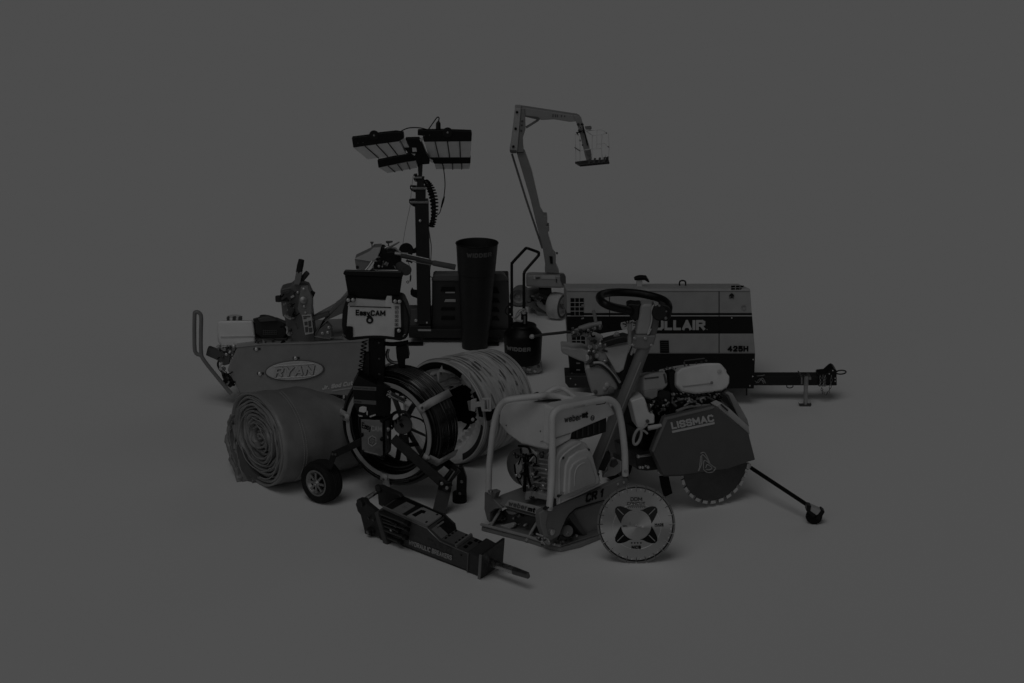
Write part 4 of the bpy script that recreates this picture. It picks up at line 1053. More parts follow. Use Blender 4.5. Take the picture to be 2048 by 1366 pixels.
# uprights
build(MB().slab(F, ze((262,135),(372,135),(370,450),(262,450)), -.02, .06), 'post', BK, T, .003)
build(MB().slab(F, ze((232,228),(270,225),(270,450),(205,420),(215,390)), -.03, .0), 'post_cover', M(5, 'plastic'), T, .003)
for x, y in ((335,155), (337,265), (337,370)): bolt(F, *ze((x,y))[0], -.02, 2.4, M(16, 'metal'), T)
build(MB().slab(F, ze((470,265),(512,265),(508,440),(512,520),(470,520)), .05, .09), 'rear_post', BK, T, .002)
build(MB().slab(F, ze((448,185),(525,170),(541,262),(508,270),(505,330),(470,320),(455,262)), .03, .1), 'pistol_grip', BK, T, .004)
build(MB().tube(catmull(F.P(ze((372,160),(420,165),(480,160),(535,150)), .04)), m*4.4, 12), 'carry_handle', M(6, 'rubber'), T)
build(MB().tube(catmull(F.P(ze((398,200),(390,235),(400,270),(430,290),(468,292),(500,275)), .06)), m*3.4, 10), 'hose_loop', M(48, 'metal'), T)
# spiral lead beside the post
pts = []
base = catmull(F.P(ze((238,138),(228,200),(222,260),(212,330),(200,385),(196,405)), -.03), 30)
for i, p in enumerate(base):
    q = i / (len(base) - 1) * 2 * pi * 12
    pts.append(p + RGT * cos(q) * m * 5.0 + FWD * sin(q) * m * 5.0)
build(MB().tube(pts, m*1.25, 6), 'coiled_lead', BK, T)
# control housing
hs = build(MB().slab(F, zd((80,210),(135,110),(330,205),(332,545),(160,560),(95,420)), -.1, .0), 'housing', M(4, 'plastic'), T, .004)
build(MB().prism([F(*zd((330,208))[0], -.1), F(*zd((475,232))[0], -.06), F(*zd((472,535))[0], -.06), F(*zd((330,545))[0], -.1)], F.b*.08), 'housing_side', M(7, 'plastic'), hs, .003)
for pts, t in ((((85,222),(328,234),(328,272),(85,258)), 30), (((88,362),(328,378),(328,420),(88,400)), 28)):
    lb = build(MB().slab(F, zd(*pts), -.103, -.1), 'label_strip', M(t, 'decal'), hs)
x0, y0 = zd((95,252))[0]; x1, y1 = zd((315,265))[0]
text('Control Crawler system', tline(F, (x0, y0), (x1, y1), (0, -4.2), -.1045), 'label_lettering', M(14, 'decal'), hs, offset=.01)
x0, y0 = zd((98,390))[0]; x1, y1 = zd((172,398))[0]
text('IN USE ON', tline(F, (x0, y0), (x1, y1), (0, -3.2), -.1045), 'label_lettering', M(8, 'decal'), hs, offset=.02)
build(MB().slab(F, zd((150,450),(185,440),(228,448),(225,490),(200,505),(145,492)), -.11, -.09), 'latch', M(68, 'plastic'), hs, .003)
build(MB().slab(F, zd((135,525),(185,535),(185,545),(150,545)), -.11, -.1).slab(F, zd((255,540),(320,518),(326,530),(262,553)), -.11, -.1).slab(F, zd((222,480),(240,485),(240,530),(225,525)), -.108, -.1), 'latch_hook', M(60, 'metal'), hs, .001)
# lower box with name plate
bx = build(MB().slab(F, zd((158,562),(400,570),(408,985),(345,965),(165,918)), -.1, .02), 'control_box', BK, T, .004)
fp = build(MB().slab(F, zd((168,572),(392,584),(398,958),(372,958),(178,908)), -.104, -.1), 'name_plate', M(38, 'metal'), bx, .001)
build(MB().prism([F(*zd((402,575))[0], -.1), F(*zd((480,538))[0], -.03), F(*zd((480,908))[0], -.03), F(*zd((402,985))[0], -.1)], F.b*.05), 'box_side', M(6, 'plastic'), bx, .003)
sd = build(MB().prism([F(*zd((424,590))[0], -.089), F(*zd((466,572))[0], -.052), F(*zd((466,905))[0], -.052), F(*zd((424,930))[0], -.089)], -F.b*.003), 'side_panel', M(24, 'metal'), bx)
for x, y, r in ((450,676,4.2), (448,760,2.2), (440,740,1.6)): bolt(F, *zd((x,y))[0], -.072, r, M(52, 'metal'), sd, 'socket', h=.004)
for x, y in ((390,577), (390,772), (395,965), (180,910), (176,730)):
    kb = bolt(F, *zd((x,y))[0], -.1, 4, BK, bx, 'corner_knob', h=.014)
    bolt(F, *zd((x+4,y))[0], -.1125, 1.5, M(26, 'metal'), kb)
x0, y0 = zd((178,668))[0]; x1, y1 = zd((272,700))[0]
bline(F, (x0, y0-1), (x1, y1-1), (0, -12), -.1055, 'Easy', 'name_lettering', M(3, 'decal'), fp, stroke=.17, gap=.05)
x0, y0 = zd((275,692))[0]; x1, y1 = zd((385,705))[0]
bline(F, (x0, y0), (x1, y1), (0, -11), -.1055, 'CAM', 'name_lettering', M(52, 'decal'), fp, stroke=.2, gap=.15)
lg = MB(); cx_, cy_ = zd((286,798))[0]
def hexa(r, k, rot=0): t = R(60 * k + 30 + rot); return (cx_ + r*.92*cos(t), cy_ - r*1.12*sin(t))
for k in range(6):
    p = [hexa(10.2, k), hexa(10.2, k+1), hexa(8.6, k+1), hexa(8.6, k)]; lg.slab(F, p, -.1065, -.1045)
    p = [hexa(9, k), hexa(8.2, k+.15), hexa(4.0, k+1.5), hexa(4.6, k+1.25)]; lg.slab(F, p, -.1062, -.1044)
build(lg, 'swirl_logo', M(54, 'decal'), fp)
build(MB().slab(F, zd((200,902),(350,938),(350,944),(200,907)), -.106, -.104), 'plate_line', M(50, 'decal'), fp)
# camera head on its braided pushrod
pr = build(MB().tube(F.P(zd((470,310),(560,350),(672,402)), -.09), [m*5.4, m*5.2, m*5.0], 16), 'camera_head', M(50, 'steel'), T, .001)
st2 = MB()
for dx in (-3.2, -1.2, 1.5): st2.tube([F(*zd((485,300))[0], -.104) + F.v*m*dx, F(*zd((650,385))[0], -.102) + F.v*m*dx], m*.6, 6)
build(st2, 'rod_groove', M(8), pr)
build(MB().tube(F.P(zd((632,378),(690,415)), -.09), [m*6.4, m*6.4], 20), 'lens_cap', M(60, 'plastic'), pr, .002)
gl = MB(); gl.tube(F.P(zd((445,295),(480,312)), -.08), [m*7, m*6], 16)
gd = build(gl, 'cable_gland', M(9), T)
br = MB()
for k in range(12):
    t = k * 2.4; r = (1.5 + .38 * k)
    q = zd((465,305))[0]; c_ = F(q[0] + r * cos(t), q[1] + 1.3 * r * sin(t), -.098)
    br.beam(c_ - F.u*m*1.3, c_ + F.u*m*1.3 + F.v*m*(1 if k % 2 else -1), F.v*m*.7, F.b*.002)
build(br, 'braid', M(62, 'metal'), gd)
# monitor and sun hood
A1 = F.P(zf((175,185),(205,147),(975,165),(1012,190),(985,240),(200,215)), -.14)
A2 = F.P(zf((245,470),(250,478),(935,497),(950,492),(948,480),(248,460)), -.05)
hd = build(MB().slab(F, zf((200,212),(985,240),(950,496),(840,494),(775,497),(755,557),(640,540),(570,540),(450,545),(395,525),(335,490),(245,476)), -.1, -.06), 'sun_hood', M(3, 'plastic'), T, .004)
build(MB().slab(F, zf((175,185),(205,147),(975,165),(1012,190),(985,242),(200,215)), -.13, -.105), 'hood_lip', M(4, 'plastic'), hd, .004)
build(MB().tube(F.P(zf((210,147),(970,164)), -.132), m*.5, 6), 'lip_edge', M(34, 'plastic'), hd)
mo = build(MB().slab(F, zf((225,515),(260,500),(330,508),(380,530),(860,545),(900,520),(1000,540),(1060,680),(1090,790),(1085,960),(1050,1080),(950,1112),(880,1100),(760,1090),(540,1078),(330,1102),(250,1112),(180,1060),(158,900),(168,700)), -.12, .0), 'monitor_case', M(6, 'plastic'), T, .012, 3)
fc = build(MB().slab(F, zf((250,592),(352,532),(755,560),(775,497),(845,500),(850,590),(962,606),(972,926),(885,930),(880,1056),(780,1042),(700,1036),(600,1034),(500,1038),(400,1047),(310,1056),(308,915),(228,910)), -.126, -.11), 'front_panel', M(68, 'plastic'), mo, .003)
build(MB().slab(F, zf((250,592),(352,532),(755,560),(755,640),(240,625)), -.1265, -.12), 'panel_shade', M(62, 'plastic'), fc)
build(MB().slab(F, zf((270,630),(835,645),(835,655),(270,638)), -.129, -.126), 'panel_line', M(4, 'decal'), fc)
x0, y0 = zf((350,757))[0]; x1, y1 = zf((545,765))[0]
bline(F, (x0, y0), (x1, y1+.2), (0, -11.6), -.129, 'Easy', 'name_lettering', M(4, 'decal'), fc, stroke=.22, gap=.08)
x0, y0 = zf((553,764))[0]; x1, y1 = zf((757,767))[0]
bline(F, (x0, y0), (x1, y1), (0, -11.4), -.129, 'CAM', 'name_lettering', M(8, 'decal'), fc, stroke=.25, gap=.08)
dp = []; cx_, cy_ = zf((543,822))[0]
dp.append((cx_, cy_ - 10.6))
for k in range(33):
    t = R(47) + (2 * pi - R(94)) * k / 32
    dp.append((cx_ + 7.2 * sin(t), cy_ - 7.2 * cos(t)))
dl = build(MB().slab(F, dp, -.129, -.126), 'drop_logo', M(8, 'decal'), fc)
q = F(cx_, cy_ + .3, -.129)
build(MB().tube([q, q - F.b*.002], m*2.9, 20), 'drop_eye', M(60, 'decal'), dl)
for k in range(5):
    y = 655 + k * 57; x = 912 - k * 1
    bt = build(MB().slab(F, zf((x-24,y-20),(x+24,y-20),(x+24,y+20),(x-24,y+20)), -.1285, -.126), 'button', M(30, 'decal'), fc, .0008)
    build(MB().slab(F, zf((x-17,y-13),(x+17,y-13),(x+17,y+13),(x-17,y+13)), -.1305, -.128), 'button_face', M(52, 'decal'), bt)
    ic = MB()
    if k == 0: ic.slab(F, zf((x-10,y-6),(x+10,y-6),(x+10,y-1),(x-10,y-1)), -.132, -.13)
    elif k == 1: ic.slab(F, zf((x-9,y-8),(x-3,y-8),(x-3,y+8),(x-9,y+8)), -.132, -.13)
    elif k == 2: ic.slab(F, zf((x-9,y),(x,y-9),(x+9,y),(x,y+9)), -.132, -.13)
    elif k == 3: ic.slab(F, zf((x-8,y-9),(x+9,y),(x-8,y+9)), -.132, -.13)
    else: ic.slab(F, zf((x-8,y-8),(x+8,y-8),(x+8,y+8),(x-8,y+8)), -.132, -.13)
    build(ic, 'button_icon', M(16, 'decal'), bt)
for pts in (((215,545),(230,512),(270,500),(330,515),(352,548),(325,580),(235,580)), ((848,565),(865,530),(920,525),(985,545),(990,590),(880,597)), ((885,935),(960,930),(985,960),(985,1060),(885,1060)), ((228,915),(308,920),(310,1060),(235,1085),(190,1010))):
    bu = build(MB().slab(F, zf(*pts), -.14, -.1), 'corner_bumper', M(5, 'rubber'), mo, .005, 3)
for x, y in ((250,545), (315,542), (890,560), (950,565), (942,962)):
    bolt(F, *zf((x,y))[0], -.14, 3.6, M(56, 'metal'), mo, 'case_screw')
for x, y in ((178,1018), (205,1030), (1000,1035)): build(MB().tube(F.P(zf((x-6,y-10),(x+6,y+12)), -.122), m*1.3, 8), 'rubber_nub', M(38, 'plastic'), mo)
build(MB().tube(catmull(F.P(zf((985,1050),(1000,1030),(1030,1015)), -.123)), m*.9, 6), 'case_clip', M(48, 'metal'), mo)
build(MB().slab(F, zf((1000,560),(1030,640),(1075,800),(1065,960),(1040,1040),(1010,1000),(1005,700)), -.123, -.05), 'side_grip', M(12, 'rubber'), mo, .006)
# legs, wheel, foot
def leg_bar(p, q, wpx, mat, thick=.02, name='leg', parent=T):
    p, q = V(p), V(q); d = (q - p).normalized(); s = d.cross(FWD).normalized()
    return build(MB().beam(p, q, s * (wpx * m / 2), FWD * thick / 2), name, mat, parent, .002)
lg1 = leg_bar(F(786, 876, -.1), F(899, 978, -.2), 19, M(3), .03)
Ff = Fr((0, 8.10, 0))
zk = zr(690, 950, 5.251)
build(MB().slab(Ff, zk((985,60),(1050,90),(1125,75),(1118,150),(1110,190),(975,155)), -.01, .03), 'leg_joint', M(5), lg1, .003)
build(MB().slab(Ff, zk((975,145),(1112,178),(1042,475),(905,440)), -.004, .02), 'foot_plate', M(21), lg1, .003)
for x, y in ((1016,88), (1070,132)): bolt(Ff, *zk((x,y))[0], -.01, 3.4, M(54, 'metal'), lg1)
build(MB().tube(Ff.P(zk((1100,55),(1195,-55)), .03), m*5, 10).tube(Ff.P(zk((1040,60),(1130,-55)), .05), m*5, 10), 'leg_strut', M(7), lg1, .002)
build(MB().tube(Ff.P(zk((1080,65),(1150,-40)), .02), m*1.2, 8), 'strut_edge', M(42), lg1)
leg_bar(F(880, 915, .02), F(915, 942, -.03), 16, M(4), .03)
Fg = Fr((0, G(919, 1011).y + .03, 0))
lg2 = build(MB().slab(Fg, zk((1195,-80),(1235,-85),(1280,45),(1275,215),(1165,215),(1175,30)), -.015, .025), 'leg', M(4), T, .004)
build(MB().lathe(G(919, 1008) + V((0,.03,0)), (0,0,1), [(.001,0),(14*m,0),(14.6*m,.004),(14.2*m,19*m),(12*m,21*m),(.001,21*m)], 32), 'rubber_foot', M(6, 'rubber'), lg2)
for x, y, r in ((1225,68,3.2), (1205,192,3)): bolt(Fg, *zk((x,y))[0], -.015, r, M(40, 'metal'), lg2)
lg3 = leg_bar(F(745, 872, -.06), F(668, 909, -.1), 14, M(4), .02)
build(MB().slab(F, zt((1060,845),(1115,870),(1100,900),(1060,1000),(1015,985)), -.11, -.08), 'leg', M(5), T, .003)
for x, y in ((1072,858), (1098,860)): bolt(F, *zt((x,y))[0], -.112, 2.2, M(24, 'metal'), lg3)
r_ = 42.5 * m
gw = G(634, 1006.5)
PHw = R(38); aw = V((sin(PHw), cos(PHw), 0))
tw = build(MB().lathe(gw + V((0,0,r_)) , aw, [(r_*.62,-.0),(r_*.68,-.006),(r_*.84,-.010),(r_*.95,-.004),(r_*.985,.008),(r_,.02),(r_,.056),(r_*.97,.07),(r_*.85,.078),(r_*.4,.07),(.001,.07)], 64), 'wheel', M(7, 'rubber'), T)
tr = MB()
for h in (.02, .03, .04, .05): tr.ring(gw + V((0,0,r_)) + aw*h, aw, r_*1.002, .0022, 64, 6)
build(tr, 'tread_rib', M(10, 'rubber'), tw)
rm = MB().lathe(gw + V((0,0,r_)), aw, [(r_*.42,.006),(r_*.56,-.004),(r_*.63,-.004),(r_*.64,.004)], 48)
cW = gw + V((0,0,r_))
exw = V((cos(PHw), -sin(PHw), 0))
for k in range(8):
    t = 2 * pi * k / 8; d = exw * cos(t) + ez * sin(t); tg = -exw * sin(t) + ez * cos(t)
    rm.beam(cW + d * r_ * .1, cW + d * r_ * .5, tg * r_ * .055, aw * .004)
rm.lathe(cW, aw, [(.001,-.01),(r_*.1,-.01),(r_*.2,-.003),(r_*.2,.01)], 24)
build(rm, 'rim', M(40, 'metal'), tw)
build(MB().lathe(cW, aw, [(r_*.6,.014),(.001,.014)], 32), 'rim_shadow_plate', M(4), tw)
bolt(Fr(cW - aw*.009, -38), 631, 969, 0, 2.2, M(56, 'metal'), tw)
build(MB().cyl(cW + aw*.07, cW + aw*.09, m*4), 'axle_nut', M(6), tw)
build(MB().slab(F, zt((1300,955),(1330,945),(1350,980),(1320,1000)), .0, .03), 'cord_hook', M(5), T, .003)
# ================================================================== hydraulic breaker
zk = zr(690, 950, 5.251)
ga, gb = G(805, 1093), G(932, 1142)
yaw = math.degrees(atan2(gb.y - ga.y, gb.x - ga.x))
F = Fr(gb, yaw, 15); m = F.m
T = thing('hydraulic_breaker', G(870, 1120), 'dark hydraulic breaker attachment lying on the floor with its chisel pointing right', 'hydraulic breaker')
W_ = .098
bd = build(MB().slab(F, zk((395,350),(865,562),(890,590),(1000,698),(1160,768),(1288,822),(1276,1003),(600,742),(425,690)), 0, W_), 'breaker_body', M(16, 'plastic'), T, .005, 3)
build(MB().tube(F.P(zk((395,350),(865,562),(890,590),(1000,698),(1160,768),(1288,822)), .001), m*1.0, 6), 'edge_line', M(46, 'metal'), bd)  # highlight along the top edges, drawn as a pale tube
build(MB().tube(F.P(zk((602,740),(1274,1001)), .001), m*.9, 6), 'edge_line', M(8), bd)  # dark line along the bottom edge
build(MB().slab(F, zk((1288,800),(1415,868),(1395,1062),(1280,1022)), -.006, W_ + .005), 'front_head', M(13, 'plastic'), bd, .004)
build(MB().slab(F, zk((1280,820),(1297,828),(1288,1024),(1272,1016)), -.010, W_ + .008), 'head_flange', M(24), bd, .002)
build(MB().slab(F, zk((1408,838),(1432,846),(1416,1110),(1390,1103)), -.02, W_ + .02), 'front_plate', M(9), T, .003)  # colour lowered to give the front face its shade
build(MB().slab(F, zk((1408,838),(1432,846),(1416,1110),(1390,1103)), -.024, -.0195), 'plate_lit_edge', M(36), T, .001)  # pale strip: the plate's lit near edge, put in by colour
ch = build(MB().tube(F.P(zk((1380,868),(1780,1006)), W_ * .42), m*7.8, 28), 'chisel', M(56, 'steel'), T)
e0 = F(*zk((1780,1006))[0], W_*.42); e1 = F(*zk((1925,1056))[0], W_*.42); d = (e1 - e0); sx = F.v.cross(d).normalized(); sv = d.cross(sx).normalized()
A_ = [e0 + sv*m*7.8*sin(2*pi*k/28) + sx*m*7.8*cos(2*pi*k/28) for k in range(28)]
B_ = [e1 + sv*m*6.2*(1 if sin(2*pi*k/28) > 0 else -1)*min(1,abs(sin(2*pi*k/28))*1.5) + sx*m*4.2*cos(2*pi*k/28) for k in range(28)]
build(MB().taper(A_, B_), 'chisel_tip', M(24, 'metal'), ch)
# top face fittings; s runs along the top edge, t across it
eA, eB = F(*zk((395,350))[0], 0), F(*zk((865,562))[0], 0)
def tp(s, t, h=0): return eA.lerp(eB, s) + F.b * (W_ * t) + F.v * h
def topslab(mb, pts, h0, h1): return mb.prism([tp(s, t, h0) for s, t in pts], F.v * (h1 - h0))
build(topslab(MB(), [(.0,.0),(1,.0),(1,.06),(0,.06)], .0, .012), 'side_rail', M(34), bd, .002)
build(topslab(MB(), [(.0,.94),(1,.94),(1,1.0),(0,1.0)], .0, .016), 'side_rail', M(7), bd, .002)
build(topslab(MB(), [(.02,.07),(.99,.07),(.99,.93),(.02,.93)], .001, .003), 'top_recess', M(6), bd)
tpz = build(topslab(MB(), [(.18,.1),(.40,.1),(.42,.85),(.22,.85)], .002, .006), 'top_plate', M(34), bd, .001)
tp2 = build(topslab(MB(), [(.52,.08),(.985,.08),(.985,.92),(.56,.92)], .002, .010), 'top_plate', M(42), bd, .001)
hs = MB()
topslab(hs, [(.58,.25),(.66,.22),(.68,.70),(.61,.72)], .0105, .012); topslab(hs, [(.64,.55),(.72,.6),(.70,.76),(.64,.74)], .0105, .012); topslab(hs, [(.90,.16),(.93,.16),(.93,.26),(.90,.26)], .0105, .012); topslab(hs, [(.90,.8),(.93,.8),(.93,.88),(.90,.88)], .0105, .012); topslab(hs, [(.545,.86),(.58,.86),(.58,.93),(.545,.93)], .0105, .012)
build(hs, 'plate_slot', M(2), tp2)
build(topslab(MB(), [(.28,.42),(.33,.42),(.34,.66),(.29,.66)], .0065, .009), 'grease_fitting', M(52, 'metal'), tpz, .001)
# sloping recess
r0, r1 = F(*zk((880,585))[0], 0), F(*zk((1000,698))[0], 0)
def sl(s, t, h=0): return r0.lerp(r1, s) + F.b*(W_*t) + ((F.v + F.u*.9).normalized()) * h
build(MB().prism([sl(.05,.12,.001), sl(.95,.12,.001), sl(.95,.5,.001), sl(.05,.5,.001)], F.v*.003), 'slope_plate', M(30), bd)
build(MB().prism([sl(.0,.5,.001), sl(1.0,.5,.001), sl(1.0,.95,.001), sl(.0,.95,.001)], F.v*.006), 'slope_cavity', M(4), bd)
build(MB().tube([sl(.1,.35,.008), sl(.1,.75,.010)], m*2.2, 10), 'cross_pin', M(50, 'metal'), bd)
build(MB().prism([sl(.0,.92,.0), sl(1.0,.92,.0), sl(1.0,1.0,.0), sl(.0,1.0,.0)], F.v*.03), 'far_rail', M(8), bd, .002)
f0, f1 = F(*zk((1000,698))[0], 0), F(*zk((1288,822))[0], 0)
def ft(s, t, h=0): return f0.lerp(f1, s) + F.b*(W_*t) + F.v*h
build(MB().prism([ft(.02,.1,.001), ft(.5,.1,.001), ft(.5,.92,.001), ft(.02,.92,.001)], F.v*.006), 'front_cover', M(24), bd, .001)
sk = MB()
for t in (.18, .38, .58, .78):
    for s in (.06, .44): sk.prism([ft(s,t,.007), ft(s+.05,t,.007), ft(s+.05,t+.09,.007), ft(s,t+.09,.007)], F.v*.003)
build(sk, 'cover_bolt', M(4), bd)
build(MB().prism([ft(.54,.02,.001), ft(.60,.02,.001), ft(.60,.98,.001), ft(.54,.98,.001)], F.v*.014), 'cross_rib', M(32), bd, .001)
hh = MB()
for s, t in ((.72,.2), (.70,.48), (.76,.76), (.92,.75)): hh.prism([ft(s,t,.001), ft(s+.09,t,.001), ft(s+.09,t+.16,.001), ft(s,t+.16,.001)], F.v*.003)
build(hh, 'head_hole', M(2), bd)
bolt(F, *zk((1222,840))[0], 0, 1.8, M(3), bd)
# rear bracket: two cheek plates, pin, flange, tie rods
nearp = zk((108,305),(140,256),(195,262),(225,310),(330,395),(430,740),(405,742),(350,650),(210,640),(195,560),(160,420),(130,380))
farp = zk((310,160),(330,120),(370,120),(470,165),(560,205),(590,240),(510,262),(440,330),(400,345),(350,310),(340,190))
rb = build(MB().slab(F, nearp, -.012, .012), 'bracket_cheek', M(9, 'plastic'), T, .004)
build(MB().slab(F, farp, .075, .095), 'bracket_cheek', M(8), T, .004)
P0 = F(*zk((160,292))[0], -.015); 
P1 = F(*zk((342,172))[0], .08)
pin = build(MB().cyl(P0, P1, m*4.6), 'bracket_pin', M(60, 'steel'), T)
for q in (F(*zk((152,298))[0], -.024), F(*zk((342,150))[0], .07)):
    build(MB().cyl(q, q + F.b*.014, m*9.2, seg=28), 'pin_boss', M(8), pin, .002)
q = F(*zk((240,602))[0], -.03)
pb = build(MB().cyl(q, q + F.b*.05, m*7.5, seg=26).cyl(q + F.b*.01 + F.u*m*6, q + F.b*.04 + F.u*m*6, m*6.5), 'lower_pin', M(7), T, .002)
build(MB().cyl(q - F.b*.003, q + F.b*.002, m*4), 'pin_face', M(34, 'metal'), pb)
build(MB().slab(F, zk((308,402),(330,385),(346,400),(446,735),(432,748),(405,742)), -.03, W_ + .02), 'mounting_flange', M(17), T, .003)
for p, q, r in (((365,395),(660,508),4.6), ((372,478),(655,572),3.4), ((395,562),(638,655),4.4), ((420,640),(585,705),4.0), ((360,440),(520,500),3.0), ((385,520),(560,585),3.2)):
    t_ = build(MB().tube(F.P(zk(p, q), -.018), m*r, 12), 'tie_rod', M(9, 'gloss'), T)
    e = F(*zk(q)[0], -.018); d_ = (e - F(*zk(p)[0], -.018)).normalized()
    build(MB().cyl(e - d_*.012, e + d_*.008, m*(r+1.2)), 'rod_nut', M(5), t_, .001)
for x, y, t in ((485,578,58), (530,535,24), (540,515,10), (300,470,22), (250,450,16)): bolt(F, *zk((x,y))[0], -.02, 2.6, M(t, 'metal'), T)
x0, y0 = zk((672,738))[0]; x1, y1 = zk((1118,905))[0]
bline(F, (x0, y0-1), (x1, y1-1.5), (.9, -9.6), -.003, 'HYDRAULIC BREAKERS', 'name_lettering', M(56, 'decal'), bd, stroke=.2, gap=.25)
x0, y0 = zk((880,765))[0]; x1, y1 = zk((1120,850))[0]
bline(F, (x0-4, y0-9), (x1-2, y1-6), (.6, -10), -.002, 'IKER', 'worn_lettering', M(19, 'decal'), bd, stroke=.22)

# ================================================================== plate compactor
zp = zr(950, 760, 3.794); zq = zr(960, 850, 5.254); zs = zr(1180, 680, 3.794); zw = zr(1180, 560, 8.539)
C = G(1121, 1105)
S = Fr(C, 42); E = Fr(C, -40); m = S.m
T = thing('plate_compactor', G(1110, 1080), 'plate compactor in a pale tubular frame with a steering wheel on its long handle', 'compactor')
TB = M(66); OR = M(36); HD = M(68)
gp = [G(962,1062), G(1055,1086), G(1100,1101), G(1121,1105), G(1160,1096.5), G(1198,1081), G(1262,1054)]
bk_ = gp[-1] + (gp[0] - gp[3])
bp = build(MB().prism(gp + [bk_], V((0,0,.022))), 'base_plate', M(40), T, .006)
lip = MB()
for A_, B_ in ((gp[0], gp[1]), (gp[1], gp[2]), (gp[2], gp[3])):
    pass
lp = [p + V((0,0,.03)) for p in gp[:4]]
build(MB().tube(lp, m*3.2, 10), 'plate_lip', M(50), bp, .0)
build(MB().prism([G(1121,1105)+V((0,0,.024)), G(1198,1081)+V((0,0,.024)), G(1255,1056)+V((0,0,.024)), G(1200,1040)+V((0,0,.024)), G(1110,1075)+V((0,0,.024))], V((0,0,.006))), 'plate_top', M(36), bp, .002)
# front: exciter housing in the dark between the cheeks
exh = build(MB().slab(E, zp((205,985),(250,1000),(500,1045),(490,1130),(470,1190),(330,1190),(215,1160),(130,1120),(170,1050)), .07, .3), 'exciter_housing', M(26), T, .01)
build(MB().slab(E, zq((145,1085),(160,1055),(230,1055),(340,1028),(358,1050),(350,1075),(260,1110),(160,1125)), .03, .05), 'pale_patch', M(62), T, .003)  # pale slab standing in for the light floor seen through the opening
build(MB().slab(E, zq((265,895),(370,920),(380,935),(340,945),(300,935)), .05, .08), 'pale_patch', M(58), T, .002)
rbm = build(MB().cyl(E(*zp((165,1020))[0], .03), E(*zp((165,1020))[0], .14), m*14, seg=36), 'rubber_mount', M(14, 'rubber'), T, .003)
build(MB().cyl(E(*zp((490,1125))[0], .05), E(*zp((490,1125))[0], .16), m*16, seg=36), 'rubber_mount', M(10, 'rubber'), T, .003)
for x, y in ((215,1040), (225,1050), (205,1035)): bolt(E, *zp((x,y))[0], .06, 3.4, M(44, 'metal'), T)
for p, q in (((200,975),(108,1125)), ((478,1065),(388,1222))):
    build(MB().tube([E(*zp(p)[0], .04), E(*zp(q)[0], -.01)], m*3.0, 10), 'stay_bar', M(50), T)
# orange body (printed dark grey)
build(MB().slab(E, zp((70,850),(128,840),(160,855),(140,905),(210,975),(150,980),(112,1010),(110,1085),(88,1062),(68,980)), .0, .035), 'front_cheek', M(35), T, .005)
cv = build(MB().prism([E(*zp((135,900))[0], .02), E(*zp((200,870))[0], .08), E(*zp((385,800))[0], .2), E(*zp((560,905))[0], .11), E(*zp((500,1048))[0], .0), E(*zp((350,1010))[0], .0), E(*zp((220,965))[0], .0)], E.b*.02 + V((0,0,-.01))), 'front_cover', M(40), T, .005)
npl = build(MB().slab(E, zp((255,910),(497,968),(462,1018),(222,952)), -.006, .004), 'name_plate', M(54), T, .002)
x0, y0 = zp((246,957))[0]; x1, y1 = zp((392,992))[0]
bline(E, (x0+1, y0-1.5), (x1, y1-.5), (2.5, -10), -.008, 'weber', 'name_lettering', M(24, 'decal'), npl, stroke=.2)
x0, y0 = zp((396,994))[0]; x1, y1 = zp((452,1008))[0]
bline(E, (x0, y0), (x1, y1), (3, -9.5), -.008, 'mt', 'name_lettering', M(4, 'decal'), npl, stroke=.27, gap=.05)
sd = build(MB().slab(S, zp((500,1000),(525,985),(625,950),(960,820),(1150,735),(1170,760),(1165,795),(1090,850),(985,912),(870,942),(765,975),(715,1020),(690,1060),(655,1140),(640,1182),(580,1216),(530,1192),(502,1120),(492,1045)), -.01, .02), 'side_frame', OR, T, .004)
build(MB().slab(S, zp((492,1010),(530,985),(560,1000),(540,1100),(560,1190),(530,1192),(500,1110)), -.014, -.004), 'frame_nose', M(40), sd, .004)
build(MB().tube(S.P(zp((690,1060),(720,1018),(765,978),(870,944),(982,913)), -.011), m*1.0, 6), 'frame_edge', M(6), sd)
x0, y0 = zp((838,925))[0]; x1, y1 = zp((972,885))[0]
bline(S, (x0, y0+2.2), (x1, y1+1.5), (2.5, -19), -.0125, 'CR 1', 'model_lettering', M(3, 'decal'), sd, stroke=.25, gap=.1)
bg_ = bolt(S, *zp((577,1150))[0], -.012, 6.6, M(56, 'metal'), T)
for x, y in ((1080,788), (1125,775), (1145,690)): bolt(S, *zp((x,y))[0], -.01, 3, M(54, 'metal'), T)
# right lower: motor box and roller under the frame
build(MB().slab(S, zp((740,1005),(765,985),(990,915),(985,1130),(930,1165),(850,1182),(800,1150),(760,1080)), .03, .16), 'drive_box', M(40), T, .008)
build(MB().slab(S, zp((700,1030),(745,1000),(860,1180),(820,1180),(760,1110)), .015, .1), 'drive_flange', M(22), T, .004)
build(MB().cyl(S(*zp((700,1145))[0], -.0), S(*zp((700,1145))[0], .1), m*12, seg=36), 'roller', M(30), T, .003)
build(MB().slab(S, zp((540,1200),(640,1180),(700,1190),(900,1180),(935,1190),(700,1262),(560,1270)), .03, .07), 'lower_block', M(34), T, .006)
for x, y in ((480,1195), (505,1200), (560,1240), (600,1245), (770,1180), (660,1220)): bolt(S, *zp((x,y))[0], .0, 2.4, M(54, 'metal'), T)
